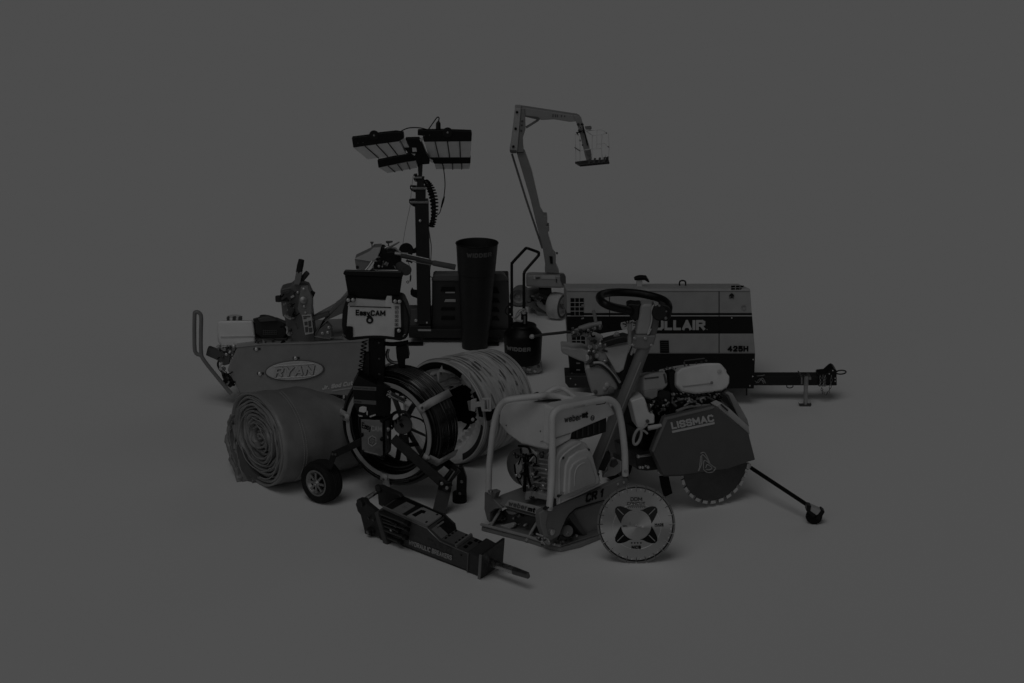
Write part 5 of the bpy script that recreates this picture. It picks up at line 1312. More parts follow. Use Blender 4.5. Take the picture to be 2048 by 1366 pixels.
# belt cover with stepped embossing
bc = build(MB().slab(S, zp((612,600),(640,545),(700,500),(760,462),(810,462),(850,482),(880,530),(935,700),(962,752),(950,800),(800,870),(618,950),(600,940)), -.02, .03), 'belt_cover', M(60), T, .010, 3)
build(MB().slab(S, zp((675,880),(690,650),(720,590),(780,545),(850,520),(890,545),(930,700),(950,752),(940,790)), -.028, .0), 'cover_step', M(65), bc, .008, 3)
build(MB().slab(S, zp((712,870),(722,690),(745,640),(800,600),(855,580),(885,620),(925,750),(915,790)), -.035, .0), 'cover_step', M(58), bc, .008, 3)
ri = MB().tube(catmull(S.P(zp((755,800),(757,720),(770,670),(800,640),(830,628)), -.034), 6), m*1.8, 8)
build(ri, 'cover_bead', M(60), bc)
build(MB().tube(catmull(S.P(zp((640,935),(640,650),(665,580),(720,530),(800,480)), -.021), 8), m*2.2, 8), 'cover_bead', M(62), bc)
build(MB().tube(S.P(zp((618,942),(800,862),(955,790)), -.02), m*2.0, 8), 'cover_bead', M(60), bc)
for x, y in ((860,530), (665,590), (632,880), (932,715), (645,870)):
    bolt(S, *zp((x,y))[0], -.022, 3, M(12, 'metal'), bc)
build(MB().tube(S.P(zp((640,868),(672,855)), -.026), m*1.6, 6), 'bolt_pin', M(60, 'metal'), bc)
# engine block seen from the front
eng = build(MB().slab(E, zp((425,525),(480,505),(565,530),(565,905),(480,890),(430,860)), .10, .3), 'engine_block', M(46), T, .005)
fn = MB()
for y in (555, 590, 625, 660, 695, 730, 770, 810, 850):
    fn.slab(E, zp((440,y),(562,y+14),(562,y+26),(440,y+11)), .088, .12)
build(fn, 'cooling_fin', M(54), eng, .0015)
build(MB().slab(E, zp((375,850),(430,845),(432,905),(378,915)), .06, .09).slab(E, zp((430,840),(560,880),(560,918),(500,905),(430,890)), .05, .09), 'engine_mount', M(50), T, .003)
o_ = E(*zp((336,668))[0], .14)
build(MB().lathe(o_, E.b, [(.001,-.01),(m*18,-.01),(m*32,0),(m*39,.012),(m*39,.05),(.001,.05)], 48), 'recoil_housing', M(30), T)
cbm = build(MB().slab(E, zp((350,505),(400,500),(470,560),(460,640),(420,660),(400,630),(360,560)), .07, .12), 'carburettor', M(56), T, .004)
build(MB().slab(E, zp((305,640),(340,600),(355,650),(340,760),(315,740)), .08, .1).slab(E, zp((345,740),(372,650),(375,760),(355,820)), .07, .09).slab(E, zp((390,660),(420,650),(425,800),(400,830)), .07, .09), 'air_duct', M(58), T, .003)
for pth, r in ((((330,500),(400,510),(425,560),(430,600)), 2.6), (((360,560),(375,600),(380,700),(375,845)), 3.4), (((400,590),(395,680),(410,760),(425,815)), 2.6), (((300,640),(310,720),(340,750),(370,700)), 1.6), (((440,560),(465,590),(460,640),(440,650)), 1.4), (((380,620),(420,600),(440,570)), 1.6), (((300,660),(318,740),(355,800)), 1.3), (((345,520),(350,580),(330,640)), 1.6), (((390,560),(370,620),(388,680),(380,760)), 1.6)):
    build(MB().tube(catmull(E.P(zp(*pth), .055), 6), m*r, 8), 'cable', M(3, 'rubber'), T)
for x, y, r, t in ((322,580,4,10), (375,578,4,8), (410,575,3,10), (510,560,5,20), (512,582,3,6), (455,885,4,20), (470,890,3,50), (520,800,4,60), (545,680,3,58), (320,720,3,60), (430,890,3,14), (300,560,3,18)):
    bolt(E, *zp((x,y))[0], .06, r, M(t, 'metal'), eng, 'engine_fitting', h=m*4)
clutter(E, zp, 340, 510, 470, 840, .05, 18, 45, T)
clutter(E, zp, 440, 530, 555, 900, .08, 10, 46, T, (14, 40, 58, 64))
clutter(S, zp, 470, 1170, 700, 1260, .0, 12, 47, T, (10, 24, 44, 58))
clutter(E, zp, 180, 1000, 460, 1180, .05, 8, 48, T, (8, 20, 44, 60))
# hood
H0 = S.back(.03); EH = E.back(.06)
lo = EH.P(zp((172,330),(190,175),(300,158),(450,160),(640,180),(600,230),(560,330),(552,535),(500,528),(350,492),(240,412)), 0)
hd = build(MB().prism(lo, S.u * .22), 'hood', HD, T, .014, 4)
hr = build(MB().slab(S, zp((610,215),(660,195),(960,143),(1010,150),(1068,262),(1000,290),(850,352),(738,402),(730,452),(620,512),(600,505)), .0, .07), 'hood_side', M(69), T, .008, 3)
build(MB().slab(S, zp((735,385),(1000,288),(995,396),(870,435),(745,458),(728,455)), .01, .12), 'engine_grille', M(4, 'plastic'), T, .003)
gs = MB()
for k in range(5): gs.slab(S, zp((770+k*42,378-k*14),(780+k*42,374-k*14),(780+k*42,440-k*10),(770+k*42,444-k*10)), .007, .012)
build(gs, 'grille_rib', M(14, 'plastic'), T)
build(MB().slab(S, zp((612,440),(725,402),(725,408),(612,447)), -.003, .01), 'hood_seam', M(40), hr)
build(MB().slab(EH, zp((495,464),(555,455),(555,460),(495,469)), -.004, .0), 'hood_seam', M(42), hd)
build(MB().prism([EH(*zp((440,166))[0], -.004), EH(*zp((560,148))[0], -.004), EH(*zp((628,152))[0], -.004), EH(*zp((650,184))[0], -.004), EH(*zp((620,182))[0], -.004), EH(*zp((600,165))[0], -.004), EH(*zp((530,165))[0], -.004)], EH.b*.02), 'handle_recess', M(4), T, .002)
x0, y0 = zp((682,322))[0]; x1, y1 = zp((808,302))[0]
bline(S, (x0-1, y0+.8), (x1, y1+.5), (.5, -13), -.003, 'weber', 'name_lettering', M(18, 'decal'), hr, stroke=.19)
x0, y0 = zp((812,300))[0]; x1, y1 = zp((856,298))[0]
bline(S, (x0, y0-2), (x1, y1-3), (.8, -13), -.003, 'mt', 'name_lettering', M(4, 'decal'), hr, stroke=.26, gap=.05)
q = S(*zp((892,288))[0], -.002)
build(MB().ring(q, S.b, m*4.6, m*.8, 28, 6).box(q, S.u*m*2.4, S.v*m*.7, S.b*.001), 'round_emblem', M(12, 'decal'), hr)
for x, y in ((238,344), (497,388)): bolt(EH, *zp((x,y))[0], -.0, 1.4, M(22), hd)
# tube frame
def tub(fr_pts, r, name='frame_tube', mat=TB, n=7):
    return build(MB().tube(catmull(fr_pts, n), m*r, 14), name, mat, T)
Eq = E.back(.0)
hoopL = [Eq(*p, d) for p, d in zip(zp((103,845),(106,700),(112,600),(142,350),(172,235),(215,170),(280,146),(480,122),(560,118),(640,128),(790,165)), (.0,.0,.0,.0,.0,.0,.0,.05,.10,.14,.18))]
tub(hoopL, 6.6)
tub([Eq(*p, d) for p, d in zip(zp((470,140),(540,100),(600,68),(650,62),(700,85),(800,160),(860,170)), (.06,.1,.13,.16,.18,.22,.24))], 4.6, 'lifting_arch', M(68))
tub([Eq(*p, d) for p, d in zip(zp((500,120),(580,62),(640,42)), (.12,.2,.24))], 3.0, 'lifting_arch', M(68))
Sq = S.back(-.015)
hoopR = Sq.P(zp((562,985),(570,900),(584,700),(586,500),(584,310),(594,260),(620,228),(670,205),(800,182),(960,150),(1020,150),(1062,178),(1088,225),(1112,340),(1132,500),(1138,600),(1140,725)), 0)
tub(hoopR, 6.9)
for p, s_ in (((118,848), E), ((570,972), S), ((1142,688), S)):
    bolt(s_, *zp(p)[0], -.02, 4.8, M(52, 'metal'), T)
build(MB().slab(S, zp((598,900),(618,900),(618,955),(585,955),(540,990),(535,980),(590,945)), -.025, -.005), 'tube_foot', M(8), T, .002)
build(MB().slab(S, zp((760,208),(835,190),(836,198),(760,216)), -.035, -.028), 'tube_mark', M(50), T).parent = T
build(MB().tube(Sq.P(zp((920,188),(985,178),(990,166)), -.034), m*.9, 6), 'tube_slot', M(12), T)
# handle with steering wheel
Pz = Fr((0, C.y + .42, 0)); mp = Pz.m
pole = build(MB().tube(Pz.P(zs((0,1040),(240,480),(345,225),(418,30)), 0), [mp*12, mp*12, mp*12.2, mp*12.5], 24), 'handle_pole', M(36), T)
build(MB().tube([Pz(*zs((92,900))[0], -12*mp), Pz(*zs((250,500))[0], -12.4*mp), Pz(*zs((385,170))[0], -12.6*mp)], mp*1.3, 8), 'pole_highlight', M(50), pole)  # highlight down the pole, drawn as a pale tube
build(MB().slab(Pz, zs((60,900),(100,790),(160,900),(110,1000),(60,985)), -.02, .05), 'pole_foot', M(12), T, .004)
hc = build(MB().slab(Pz, zw((845,600),(862,440),(935,412),(1075,412),(1070,560),(1050,760),(1000,945),(768,945),(790,880)), -.03, .06), 'steering_column', M(48), T, .014, 3)
build(MB().slab(Pz, zw((1058,600),(1090,420),(1180,640),(1165,820),(1130,945),(1000,945),(1046,760)), -.022, .06), 'column_shaded_side', M(28), hc, .006)  # right side of the column, its shade put into a darker grey
build(MB().tube(catmull(Pz.P(zw((1090,425),(1062,480),(1058,600),(1045,730),(985,930)), -.03), 6), mp*1.6, 8), 'column_edge', M(58), hc)
build(MB().tube(Pz.P(zw((1045,830),(1000,925)), -.032), mp*1.4, 8), 'column_edge', M(56), hc)
kn = build(MB().cyl(Pz(*zw((1190,560))[0], -.05), Pz(*zw((1190,560))[0], .04), mp*15.5, seg=40).slab(Pz, zw((1180,420),(1330,460),(1392,520),(1385,640),(1330,712),(1230,705)), -.04, .03), 'lock_hub', M(5, 'plastic'), T, .006)
for x, y, r in ((1185,437,2.2), (1290,645,3.2), (1305,535,1.6)): bolt(Pz, *zw((x,y))[0], -.05, r, M(34, 'metal'), kn)
cl = build(MB().slab(Pz, zw((745,945),(1140,945),(1105,1060),(1088,1135),(960,1195),(745,1180),(700,1110),(710,1060)), -.034, .07), 'clamp', M(36), T, .01, 3)
for x, y in ((762,988), (945,992), (730,1105), (1050,1112)): bolt(Pz, *zw((x,y))[0], -.036, 3.2, M(48, 'metal'), cl)
ctl = build(MB().slab(Pz, zw((625,425),(700,405),(790,415),(885,408),(850,500),(832,692),(735,692),(690,640),(640,555)), -.02, .05), 'control_block', M(6, 'plastic'), T, .008)
wp = catmull([Pz(*p, d) for p, d in zip(zw((690,540),(600,505),(450,475),(300,430),(205,372),(165,300),(190,255),(280,226),(400,212),(550,210),(800,226),(1000,262),(1200,320),(1310,390),(1340,460),(1330,560)), (-.02,-.06,-.10,-.12,-.10,-.03,.03,.09,.12,.14,.14,.13,.10,.05,.0,-.02))], 8)
build(MB().tube(wp, mp*8.0, 16), 'steering_wheel', M(4, 'plastic'), T)
build(MB().tube(Pz.P(zw((680,735),(680,850)), -.03), [mp*4.6, mp*4.8], 14).tube(Pz.P(zw((680,850),(678,950)), -.03), mp*3.4, 12).tube(Pz.P(zw((678,950),(676,1085)), -.03), mp*4.4, 12), 'throttle_lever', M(44), T, .001)
build(MB().tube(catmull(Pz.P(zw((735,1090),(690,1200),(640,1330))+zs((265,215),(248,260),(240,300)), -.03), 6), mp*1.6, 8), 'control_cable', M(4), T)
build(MB().tube(Pz.P(zw((735,1195),(700,1280)), -.028), mp*2, 8), 'cable_sleeve', M(50), T)
# rear bracket behind the pole
build(MB().slab(Pz, zs((120,905),(180,890),(240,920),(240,1000),(190,1030),(95,1050),(90,1030),(130,990)), .03, .1), 'rear_bracket', M(54, 'metal'), T, .005)
build(MB().slab(Pz, zs((160,920),(200,905),(215,940),(180,970),(150,960)), .02, .035), 'bracket_hole', M(20), T)

# ================================================================== diamond blade in front
g = G(1272.5, 1126); F = Fr((g.x, g.y, 0)); m = F.m
cz = V((g.x, g.y, 78.2*m)); cpx, cpy = 1272.5, 1048.6
T = thing('diamond_blade', g, 'bright steel diamond blade standing on edge with four dark petals round its centre', 'saw blade')
def pol(r, t): return (cpx + r * cos(R(t)), cpy - r * sin(R(t)))
# disc with slots and centre hole
NT = 24; vs = []; fs = []
outer = []
for k in range(NT):
    t0 = 360 / NT * k
    outer += [(73.2, t0 + .8), (73.2, t0 + 5), (73.2, t0 + 10), (73.2, t0 + 14.2), (66.5, t0 + 14.25), (65.6, t0 + 15), (66.5, t0 + 15.75)]
no = len(outer)
ring_o = [pol(r, t) for r, t in outer]
ring_m = [pol(60, t) for r, t in outer]; ring_i = [pol(4.6, t) for r, t in outer]
th = .005
A0 = F.P(ring_o, -th/2); A1 = F.P(ring_m, -th/2); A2 = F.P(ring_i, -th/2)
B0 = [p + F.b*th for p in A0]; B1 = [p + F.b*th for p in A1]; B2 = [p + F.b*th for p in A2]
mb = MB(); vs = A0 + A1 + A2 + B0 + B1 + B2; fs = []
for k in range(no):
    l = (k + 1) % no
    fs += [[k, l, no+l, no+k], [no+k, no+l, 2*no+l, 2*no+k], [3*no+l, 3*no+k, 4*no+k, 4*no+l], [4*no+l, 4*no+k, 5*no+k, 5*no+l], [l, k, 3*no+k, 3*no+l], [2*no+k, 2*no+l, 5*no+l, 5*no+k]]
# brushed steel with a round grain
ms = bpy.data.materials.new('brushed_disc'); ms.use_nodes = True
nt = ms.node_tree; b = nt.nodes['Principled BSDF']; b.inputs['Metallic'].default_value = 1.0; b.inputs['Roughness'].default_value = .42
b.inputs['Base Color'].default_value = (.56, .56, .56, 1); b.inputs['Anisotropic'].default_value = .85
tcn = nt.nodes.new('ShaderNodeTexCoord'); mp_ = nt.nodes.new('ShaderNodeVectorMath'); mp_.operation = 'SUBTRACT'
lc = cz - g; mp_.inputs[1].default_value = lc
nt.links.new(tcn.outputs['Object'], mp_.inputs[0])
cr_ = nt.nodes.new('ShaderNodeVectorMath'); cr_.operation = 'CROSS_PRODUCT'; cr_.inputs[1].default_value = (0, 1, 0)
nt.links.new(mp_.outputs[0], cr_.inputs[0])
nm = nt.nodes.new('ShaderNodeVectorMath'); nm.operation = 'NORMALIZE'; nt.links.new(cr_.outputs[0], nm.inputs[0])
nt.links.new(nm.outputs[0], b.inputs['Tangent'])
ln_ = nt.nodes.new('ShaderNodeVectorMath'); ln_.operation = 'LENGTH'; nt.links.new(mp_.outputs[0], ln_.inputs[0])
nzz = nt.nodes.new('ShaderNodeTexNoise'); nzz.noise_dimensions = '1D'; nzz.inputs['Scale'].default_value = 900; nzz.inputs['Detail'].default_value = 3
nt.links.new(ln_.outputs['Value'], nzz.inputs['W'])
mrr = nt.nodes.new('ShaderNodeMapRange'); mrr.inputs[3].default_value = .34; mrr.inputs[4].default_value = .5
nt.links.new(nzz.outputs['Fac'], mrr.inputs[0]); nt.links.new(mrr.outputs[0], b.inputs['Roughness'])
disc = build(MB().add(vs, fs), 'steel_core', ms, T, sharp=20)
for k in range(NT):
    t0 = 360 / NT * k
    seg_ = [pol(73.6, t0 + d) for d in (.9, 4, 7.5, 11, 14.1)] + [pol(78.2, t0 + d) for d in (14.1, 11, 7.5, 4, .9)]
    build(MB().slab(F, seg_, -.0042, .0042), 'cutting_segment', M(36), T)
rg_ = MB(); 
for k in range(NT):
    t0 = 360 / NT * k
    rg_.slab(F, [pol(72.6, t0 + d) for d in (.9, 5, 10, 14.1)] + [pol(74.4, t0 + d) for d in (14.1, 10, 5, .9)], -.0052, -.004)
build(rg_, 'weld_line', M(3, 'decal'), disc)
dt = MB()
for k in range(NT):
    q = F(*pol(70, 360/NT*k + 7.5), -.0027); dt.tube([q, q - F.b*.0008], m*1.3, 10)
build(dt, 'index_dot', M(70, 'decal'), disc)
hubd = build(MB().lathe(cz - F.b*.0032, F.b, [(m*4.4, 0), (m*30.2, 0), (m*30.6, .001)], 90), 'hub_disc', ms, disc)
build(MB().ring(cz - F.b*.0024, F.b, m*48, m*.4, 96, 6), 'engraved_ring', M(70, 'metal'), disc)
build(MB().tube([cz - F.b*.0035 + F.u*m*11.5, cz - F.b*.0042 + F.u*m*11.5], m*2.3, 16), 'pin_hole', M(68, 'decal'), disc)
zz_ = zr(1170, 950, 7.19)
pet = [(795,510),(840,492),(880,470),(920,455),(965,446),(1010,450),(1040,480),(1042,530),(1020,580),(990,640),(957,692)]
for sx_, sy_ in ((1, 1), (-1, 1), (-1, -1), (1, -1)):
    pts = [((x - 737) / 7.19, -(y - 712) / 7.19) for x, y in pet]
    t1 = atan2(pts[0][1], pts[0][0]); t0 = atan2(pts[-1][1], pts[-1][0]); rr = 30.4; n = len(pts)
    arc_ = [(rr * cos(t1 + (t0 - t1) * k / (n - 1)), rr * sin(t1 + (t0 - t1) * k / (n - 1))) for k in range(n)]
    o_ = F.P([(cpx + x * sx_, cpy + 1.2 - y * sy_) for x, y in pts], -.0038); i_ = F.P([(cpx + x * sx_, cpy + 1.2 - y * sy_) for x, y in arc_], -.0038)
    pm = MB()
    for k in range(n - 1): pm.add([o_[k], o_[k+1], i_[k+1], i_[k]], [[0, 1, 2, 3]])
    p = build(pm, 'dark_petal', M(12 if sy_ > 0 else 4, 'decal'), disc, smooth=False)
    l = [((920-737)/7.19, -(565-712)/7.19), ((1008-737)/7.19, -(478-712)/7.19)]
    build(MB().tube([F(cpx + x*sx_, cpy + 1.2 - y*sy_, -.0040) for x, y in l], m*.9, 6), 'petal_line', M(52, 'decal'), p)
def w_(s, a_, b_, h, mat, off): bline(F, zz_(a_)[0], zz_(b_)[0], (0, -h / 7.19), -.0045, s, 'disc_lettering', mat, disc, stroke=off)
w_('DDM', (655,377), (822,377), 54, M(14, 'decal'), .15)
w_('CONCUT', (606,434), (865,434), 42, M(14, 'decal'), .16)
w_('MADE', (1002,730), (1130,730), 34, M(5, 'decal'), .26)
w_('NCS', (670,1064), (805,1064), 46, M(5, 'decal'), .27)
ul = MB().slab(F, zz_((600,446),(870,446),(870,452),(600,452)), -.004, -.003).slab(F, zz_((1000,737),(1130,737),(1130,741),(1000,741)), -.004, -.003)
build(ul, 'underline', M(12, 'decal'), disc)
dd_ = MB()
for k in range(9):
    x = 620 + k * 29; dd_.slab(F, zz_((x,464),(x+13,464),(x+13,470),(x,470)), -.004, -.003)
for x in (672, 715, 757, 803):
    q = F(*zz_((x,977))[0], -.003); dd_.tube([q, q - F.b*.001], m*1.6, 10)
build(dd_, 'disc_dots', M(8, 'decal'), disc)
build(MB().slab(F, zz_((540,725),(590,722),(612,735),(560,740),(612,748),(612,744),(540,745)), -.0045, -.0035).slab(F, zz_((645,672),(650,672),(650,725),(645,725)), -.0045, -.0035), 'direction_arrow', M(30, 'decal'), disc)

# ================================================================== floor saw
g = G(1433, 1011); F = Fr(g, 25); m = F.m
T = thing('floor_saw', G(1400, 1000), 'pale floor saw with a big dark blade guard and a pointer wheel on an arm', 'floor saw')
ze_ = zr(1260, 720, 7.59); zu = zr(990, 620, 6.606); zv = zr(1480, 880, 6.83)
gd = build(MB().slab(F, zs((575,592),(940,508),(962,514),(1205,710),(1256,910),(1212,922),(1030,985),(685,1032),(560,1036),(476,850)), -.03, .008), 'blade_guard', M(24), T, .004)
build(MB().slab(F, zs((575,592),(940,508),(945,515),(930,524),(590,606),(487,850),(476,850)), -.034, -.02), 'guard_edge', M(36), gd, .002)
build(MB().tube(F.P(zs((560,1033),(690,1028),(1030,982)), -.031), m*1.0, 6), 'guard_hem', M(14), gd)
x0, y0 = zs((622,690))[0]; x1, y1 = zs((945,618))[0]
bline(F, (x0, y0-3), (x1, y1), (-3.2, -14.5), -.0325, 'LISSMAC', 'name_lettering', M(60, 'decal'), gd, stroke=.24, gap=.12)
build(MB().slab(F, zs((622,690),(945,622),(946,638),(626,706)), -.0325, -.030), 'underline', M(60, 'decal'), gd)
for pth in (((838,860),(872,858),(912,945),(885,900),(850,870),(848,935),(826,990)), ((860,975),(862,930),(876,915),(935,960),(952,972),(930,1000),(885,1002),(860,980)), ((878,970),(890,945),(925,970),(905,985),(880,982)), ((840,880),(832,960),(822,995))):
    build(MB().tube(catmull(F.P(zs(*pth), -.031), 4), m*1.15, 6), 'emblem', M(48, 'decal'), gd)
# cutting disc
c0 = F(1431, 931, -.012); rB = 79.5 * m; n_ = 0
c0.z = max(c0.z, rB + .001)
mb = MB(); out = []
for k in range(26):
    for d, r in ((.0,1.0), (.62,1.0), (.66,.91), (.97,.91)):
        out.append((r, 2*pi*(k + d)/26))
Pd = [c0 + F.u * (rB*r*cos(t)) + V((0,0,1)) * (rB*r*sin(t)) for r, t in out]
bld = build(mb.prism(Pd, F.b*.006), 'cutting_disc', M(16, 'metal'), T)
tm = MB()
for k in range(26):
    p = [c0 - F.b*.002 + F.u*(rB*r*cos(t)) + V((0,0,1))*(rB*r*sin(t)) for r, t in ((.93, 2*pi*(k+.02)/26), (1.004, 2*pi*(k+.02)/26), (1.004, 2*pi*(k+.3)/26), (1.004, 2*pi*(k+.62)/26), (.93, 2*pi*(k+.62)/26))]
    tm.prism(p, F.b*.010)
build(tm, 'disc_tooth', M(62), bld)
# right flank of the machine behind the guard
build(MB().slab(F, zs((955,500),(1000,478),(1060,520),(1205,655),(1215,720),(1205,712),(1150,665)), .0, .05), 'flank_strip', M(58), T, .003)
build(MB().slab(F, zs((1000,430),(1035,425),(1130,585),(1110,590)), .03, .06), 'flank_gap', M(5), T)
build(MB().slab(F, zs((1048,412),(1085,405),(1195,600),(1212,660),(1130,600)), .05, .3), 'rear_panel', M(46), T, .004)
build(MB().tube(F.P(zs((995,490),(1045,535)), -.005), m*1.6, 8), 'flank_slot', M(12), T)
build(MB().slab(F, zs((1205,955),(1222,940),(1225,965),(1200,990)), .03, .06), 'arm_socket', M(62), T, .002)
# engine
K = F.back(.07)
tk = build(MB().wedge(K, ze_((715,185),(790,122),(1000,75),(1180,46),(1385,46),(1475,150),(1478,195),(1525,240),(1520,345),(1482,420),(1400,470),(1250,492),(1000,516),(800,476),(710,392)), .0, .2, 17), 'fuel_tank', M(74), T, .016, 4)
build(MB().tube(K.P(ze_((800,402),(1000,380),(1220,352),(1250,330)), -.001), m*1.4, 8), 'tank_seam', M(54), tk)
build(MB().lathe(K(*ze_((1355,172))[0], -.001), F.b, [(.001,-.004),(m*4.5,-.003),(m*5,.0)], 20), 'tank_boss', M(62), tk)
build(MB().slab(K, ze_((1235,330),(1262,325),(1265,360),(1220,372)), -.006, .01), 'tank_clip', M(40), tk, .002)
ac = build(MB().wedge(K, ze_((202,242),(330,200),(520,168),(565,200),(585,380),(505,452),(440,455),(420,562),(330,600),(222,562)), -.02, .14, 17), 'air_cleaner', M(54, 'plastic'), T, .010, 3)
build(MB().slab(K, ze_((222,470),(430,440),(420,562),(330,600),(222,562)), -.028, .0), 'cleaner_base', M(44, 'plastic'), ac, .006)
build(MB().slab(K, ze_((510,215),(535,210),(575,350),(540,360)), -.024, -.01).slab(K, ze_((225,275),(440,250),(440,275),(230,298)), -.023, -.01), 'cleaner_slot', M(22), ac, .002)
build(MB().slab(K, ze_((585,190),(700,160),(712,400),(760,500),(640,500),(600,430)), .02, .06), 'cooling_cover', M(6, 'plastic'), T, .006)
build(MB().slab(K, ze_((240,600),(400,570),(470,430),(620,480),(620,790),(520,830),(330,810)), -.005, .14), 'engine_block', M(4, 'metal'), T, .006)
gu = random.Random(21)
build(MB().slab(K, ze_((620,500),(760,480),(1000,520),(1300,490),(1400,480),(1400,640),(1000,830),(600,880)), .03, .15), 'crankcase', M(16, 'metal'), T, .006)
for k in range(46):
    x = gu.uniform(620, 1390); y = 520 + gu.uniform(-25, 130) - (x - 620) * .03
    bolt(K, *ze_((x, y))[0], .022, gu.uniform(1.4, 4.0), M(gu.choice((6, 14, 26, 40, 54, 62)), 'metal'), T, 'engine_fitting', h=m * gu.uniform(1, 5))
for pth, r, t in ((((630,650),(760,600),(900,590),(1000,640)), 2.4, 44), (((820,700),(930,640),(1080,690),(1200,700)), 2.2, 50), (((640,620),(800,620),(950,560)), 2, 8), (((1000,600),(1150,560),(1290,620)), 2.2, 30), (((760,520),(900,560),(1060,540)), 2, 10), (((700,780),(860,720),(1000,700),(1240,690)), 3.4, 46), (((650,560),(650,640),(700,700)), 2.6, 36), (((1300,500),(1340,560),(1420,620)), 2.6, 52), (((1390,470),(1450,440)), 3, 10)):
    build(MB().tube(catmull(K.P(ze_(*pth), .012), 5), m*r, 8), 'hose', M(t, 'rubber'), T)
for x, y, r, t in ((500,690,3.2,62), (470,735,3,50), (400,740,2,40), (515,745,3,46), (560,690,2.4,30)): bolt(K, *ze_((x,y))[0], -.006, r, M(t, 'metal'), T, 'engine_fitting', h=m*3)
clutter(K, ze_, 260, 590, 610, 820, -.01, 26, 41, T)
clutter(K, ze_, 620, 500, 1390, 690, .015, 24, 42, T)
# small parts on top of the engine
for x, y, r, t in ((720,130,2.6,62), (690,150,2.4,20), (560,130,3,40), (640,135,3,46), (520,150,2.4,30), (350,180,2.4,34), (420,185,2.2,30), (1000,60,2.4,20), (1080,40,2.4,14), (1150,20,2.4,22), (880,90,2.4,12)):
    q = ze_((x, y), (x + 14, y - 20)); build(MB().tube(K.P(q, .05), m*r, 8), 'engine_fitting', M(t, 'metal'), T)
build(MB().tube(K.P(ze_((820,30),(835,100)), .05), m*1.6, 8).tube(K.P(ze_((825,10),(1130,-25)), .09), m*1.2, 8), 'breather_pipe', M(26), T)
# pale pillar, box, rope loop
Q = Fr(F(1290, 830, .0), 10); Q.m = m
pw = build(MB().slab(Q, ze_((8,622),(205,556),(232,600),(268,700),(300,800),(378,832),(378,972),(240,985),(222,1062),(110,1042),(60,840)), .0, .1), 'pump_column', M(70), T, .008)
build(MB().slab(Q, ze_((262,690),(295,690),(325,770),(300,800)), -.005, .02), 'column_gap', M(10), pw)
bolt(Q, *ze_((262,925))[0], .0, 3.6, M(22), pw); 
build(MB().tube(Q.P(ze_((270,1035),(400,1010),(475,990)), -.012), [m*4.6, m*4.6, m*3.2], 14), 'water_valve', M(58, 'plastic'), T)
lp = []
for k in range(28):
    t = 2*pi*k/28; x = 52*cos(t); y = 118*sin(t)
    lp.append(ze_((112 + x + y*(-.28), 1165 + y))[0])
build(MB().tube(Q.P(lp, -.02), m*2.8, 10, closed=True), 'rope_loop', M(56, 'cloth'), T)
build(MB().tube(catmull(Q.P(ze_((165,1060),(220,1080),(265,1120)), -.022)), m*2.2, 8).tube(catmull(Q.P(ze_((165,1055),(215,1020),(265,975)), -.022)), m*2.0, 8), 'rope_end', M(52, 'cloth'), T)
# chassis, axle, flap
build(MB().slab(F, zs((395,700),(540,680),(560,640),(520,800),(470,870),(400,830)), .06, .2), 'belt_housing', M(4), T, .004)
build(MB().slab(F, zs((345,860),(480,835),(540,985),(430,995),(360,985)), .05, .25), 'chassis', M(13), T, .005)
build(MB().slab(F, zs((440,480),(600,590),(480,850),(400,830),(420,600)), .1, .3), 'inner_frame', M(6), T, .004)
build(MB().tube(F.P(zs((360,885),(480,868)), .03), m*2.6, 10), 'axle_rod', M(48, 'metal'), T)
for x, y, r in ((365,882,3.4), (378,965,2.6), (398,966,2.6), (438,962,3.4), (526,998,4.4), (420,955,2)): bolt(F, *zs((x,y))[0], .03, r, M(58, 'metal'), T)
build(MB().slab(F, zs((538,1040),(600,1035),(628,1165),(572,1192),(552,1120)), .02, .04), 'rubber_flap', M(4, 'rubber'), T, .003)
# rear body behind the compactor's hoop
B = Fr((0, g.y + .18, 0)); B.m = m
build(MB().slab(B, zs((270,455),(300,450),(322,640),(325,860),(300,905),(200,905),(110,860),(215,520)), .0, .25), 'side_panel', M(33), T, .008)
build(MB().slab(B, zs((285,340),(400,240),(425,440),(300,465)), .05, .2), 'rear_hood', M(24), T, .006)
for x, y in ((282,442), (265,578), (280,600)): bolt(B, *zs((x,y))[0], -.0, 2, M(48, 'metal'), T)
cW = B(1247, 942, .12); rW = 31*m
gW = V((cW.x, cW.y, rW))
tyre(gW, (-.75, .66, 0), rW, .07, M(6, 'rubber'), M(50), T)
# water tank and fender at the back
D = Fr((0, g.y + .34, 0)); D.m = m * 1.03
build(MB().slab(D, zu((1420,512),(1480,500),(1790,448),(1775,500),(1700,790),(1640,835),(1605,832)), .0, .25), 'water_tank', M(76), T, .010, 3)
fe = build(MB().slab(D, zu((1180,770),(1220,740),(1300,738),(1420,760),(1540,860),(1620,960),(1640,1040),(1560,1110),(1300,1165),(1270,1080),(1240,990)), -.05, .2), 'rear_fender', M(58), T, .014, 3)
for pth, r, t in ((((1250,740),(1350,712),(1440,745),(1540,840),(1620,960),(1650,1040)), 3.4, 14), (((1300,700),(1400,700),(1490,760),(1580,860),(1650,960)), 3.0, 60), (((1340,700),(1450,720),(1560,820),(1640,920)), 2.6, 34)):
    build(MB().tube(catmull(D.P(zu(*pth), -.055), 6), m*r, 10), 'fender_trim', M(t), fe)
for x, y, r, t in ((1325,1075,4,34), (1480,990,5,64), (1530,1050,7,40), (1450,1040,4,60), (1560,1080,5,22)): bolt(D, *zu((x,y))[0], -.05, r, M(t), fe)
arm = build(MB().slab(D, zu((868,482),(960,492),(1010,505),(1150,508),(1280,560),(1305,610),(1290,650),(1215,728),(1170,690),(1100,668),(975,615),(880,570)), -.02, .08), 'handle_arm', M(57), T, .012, 3)
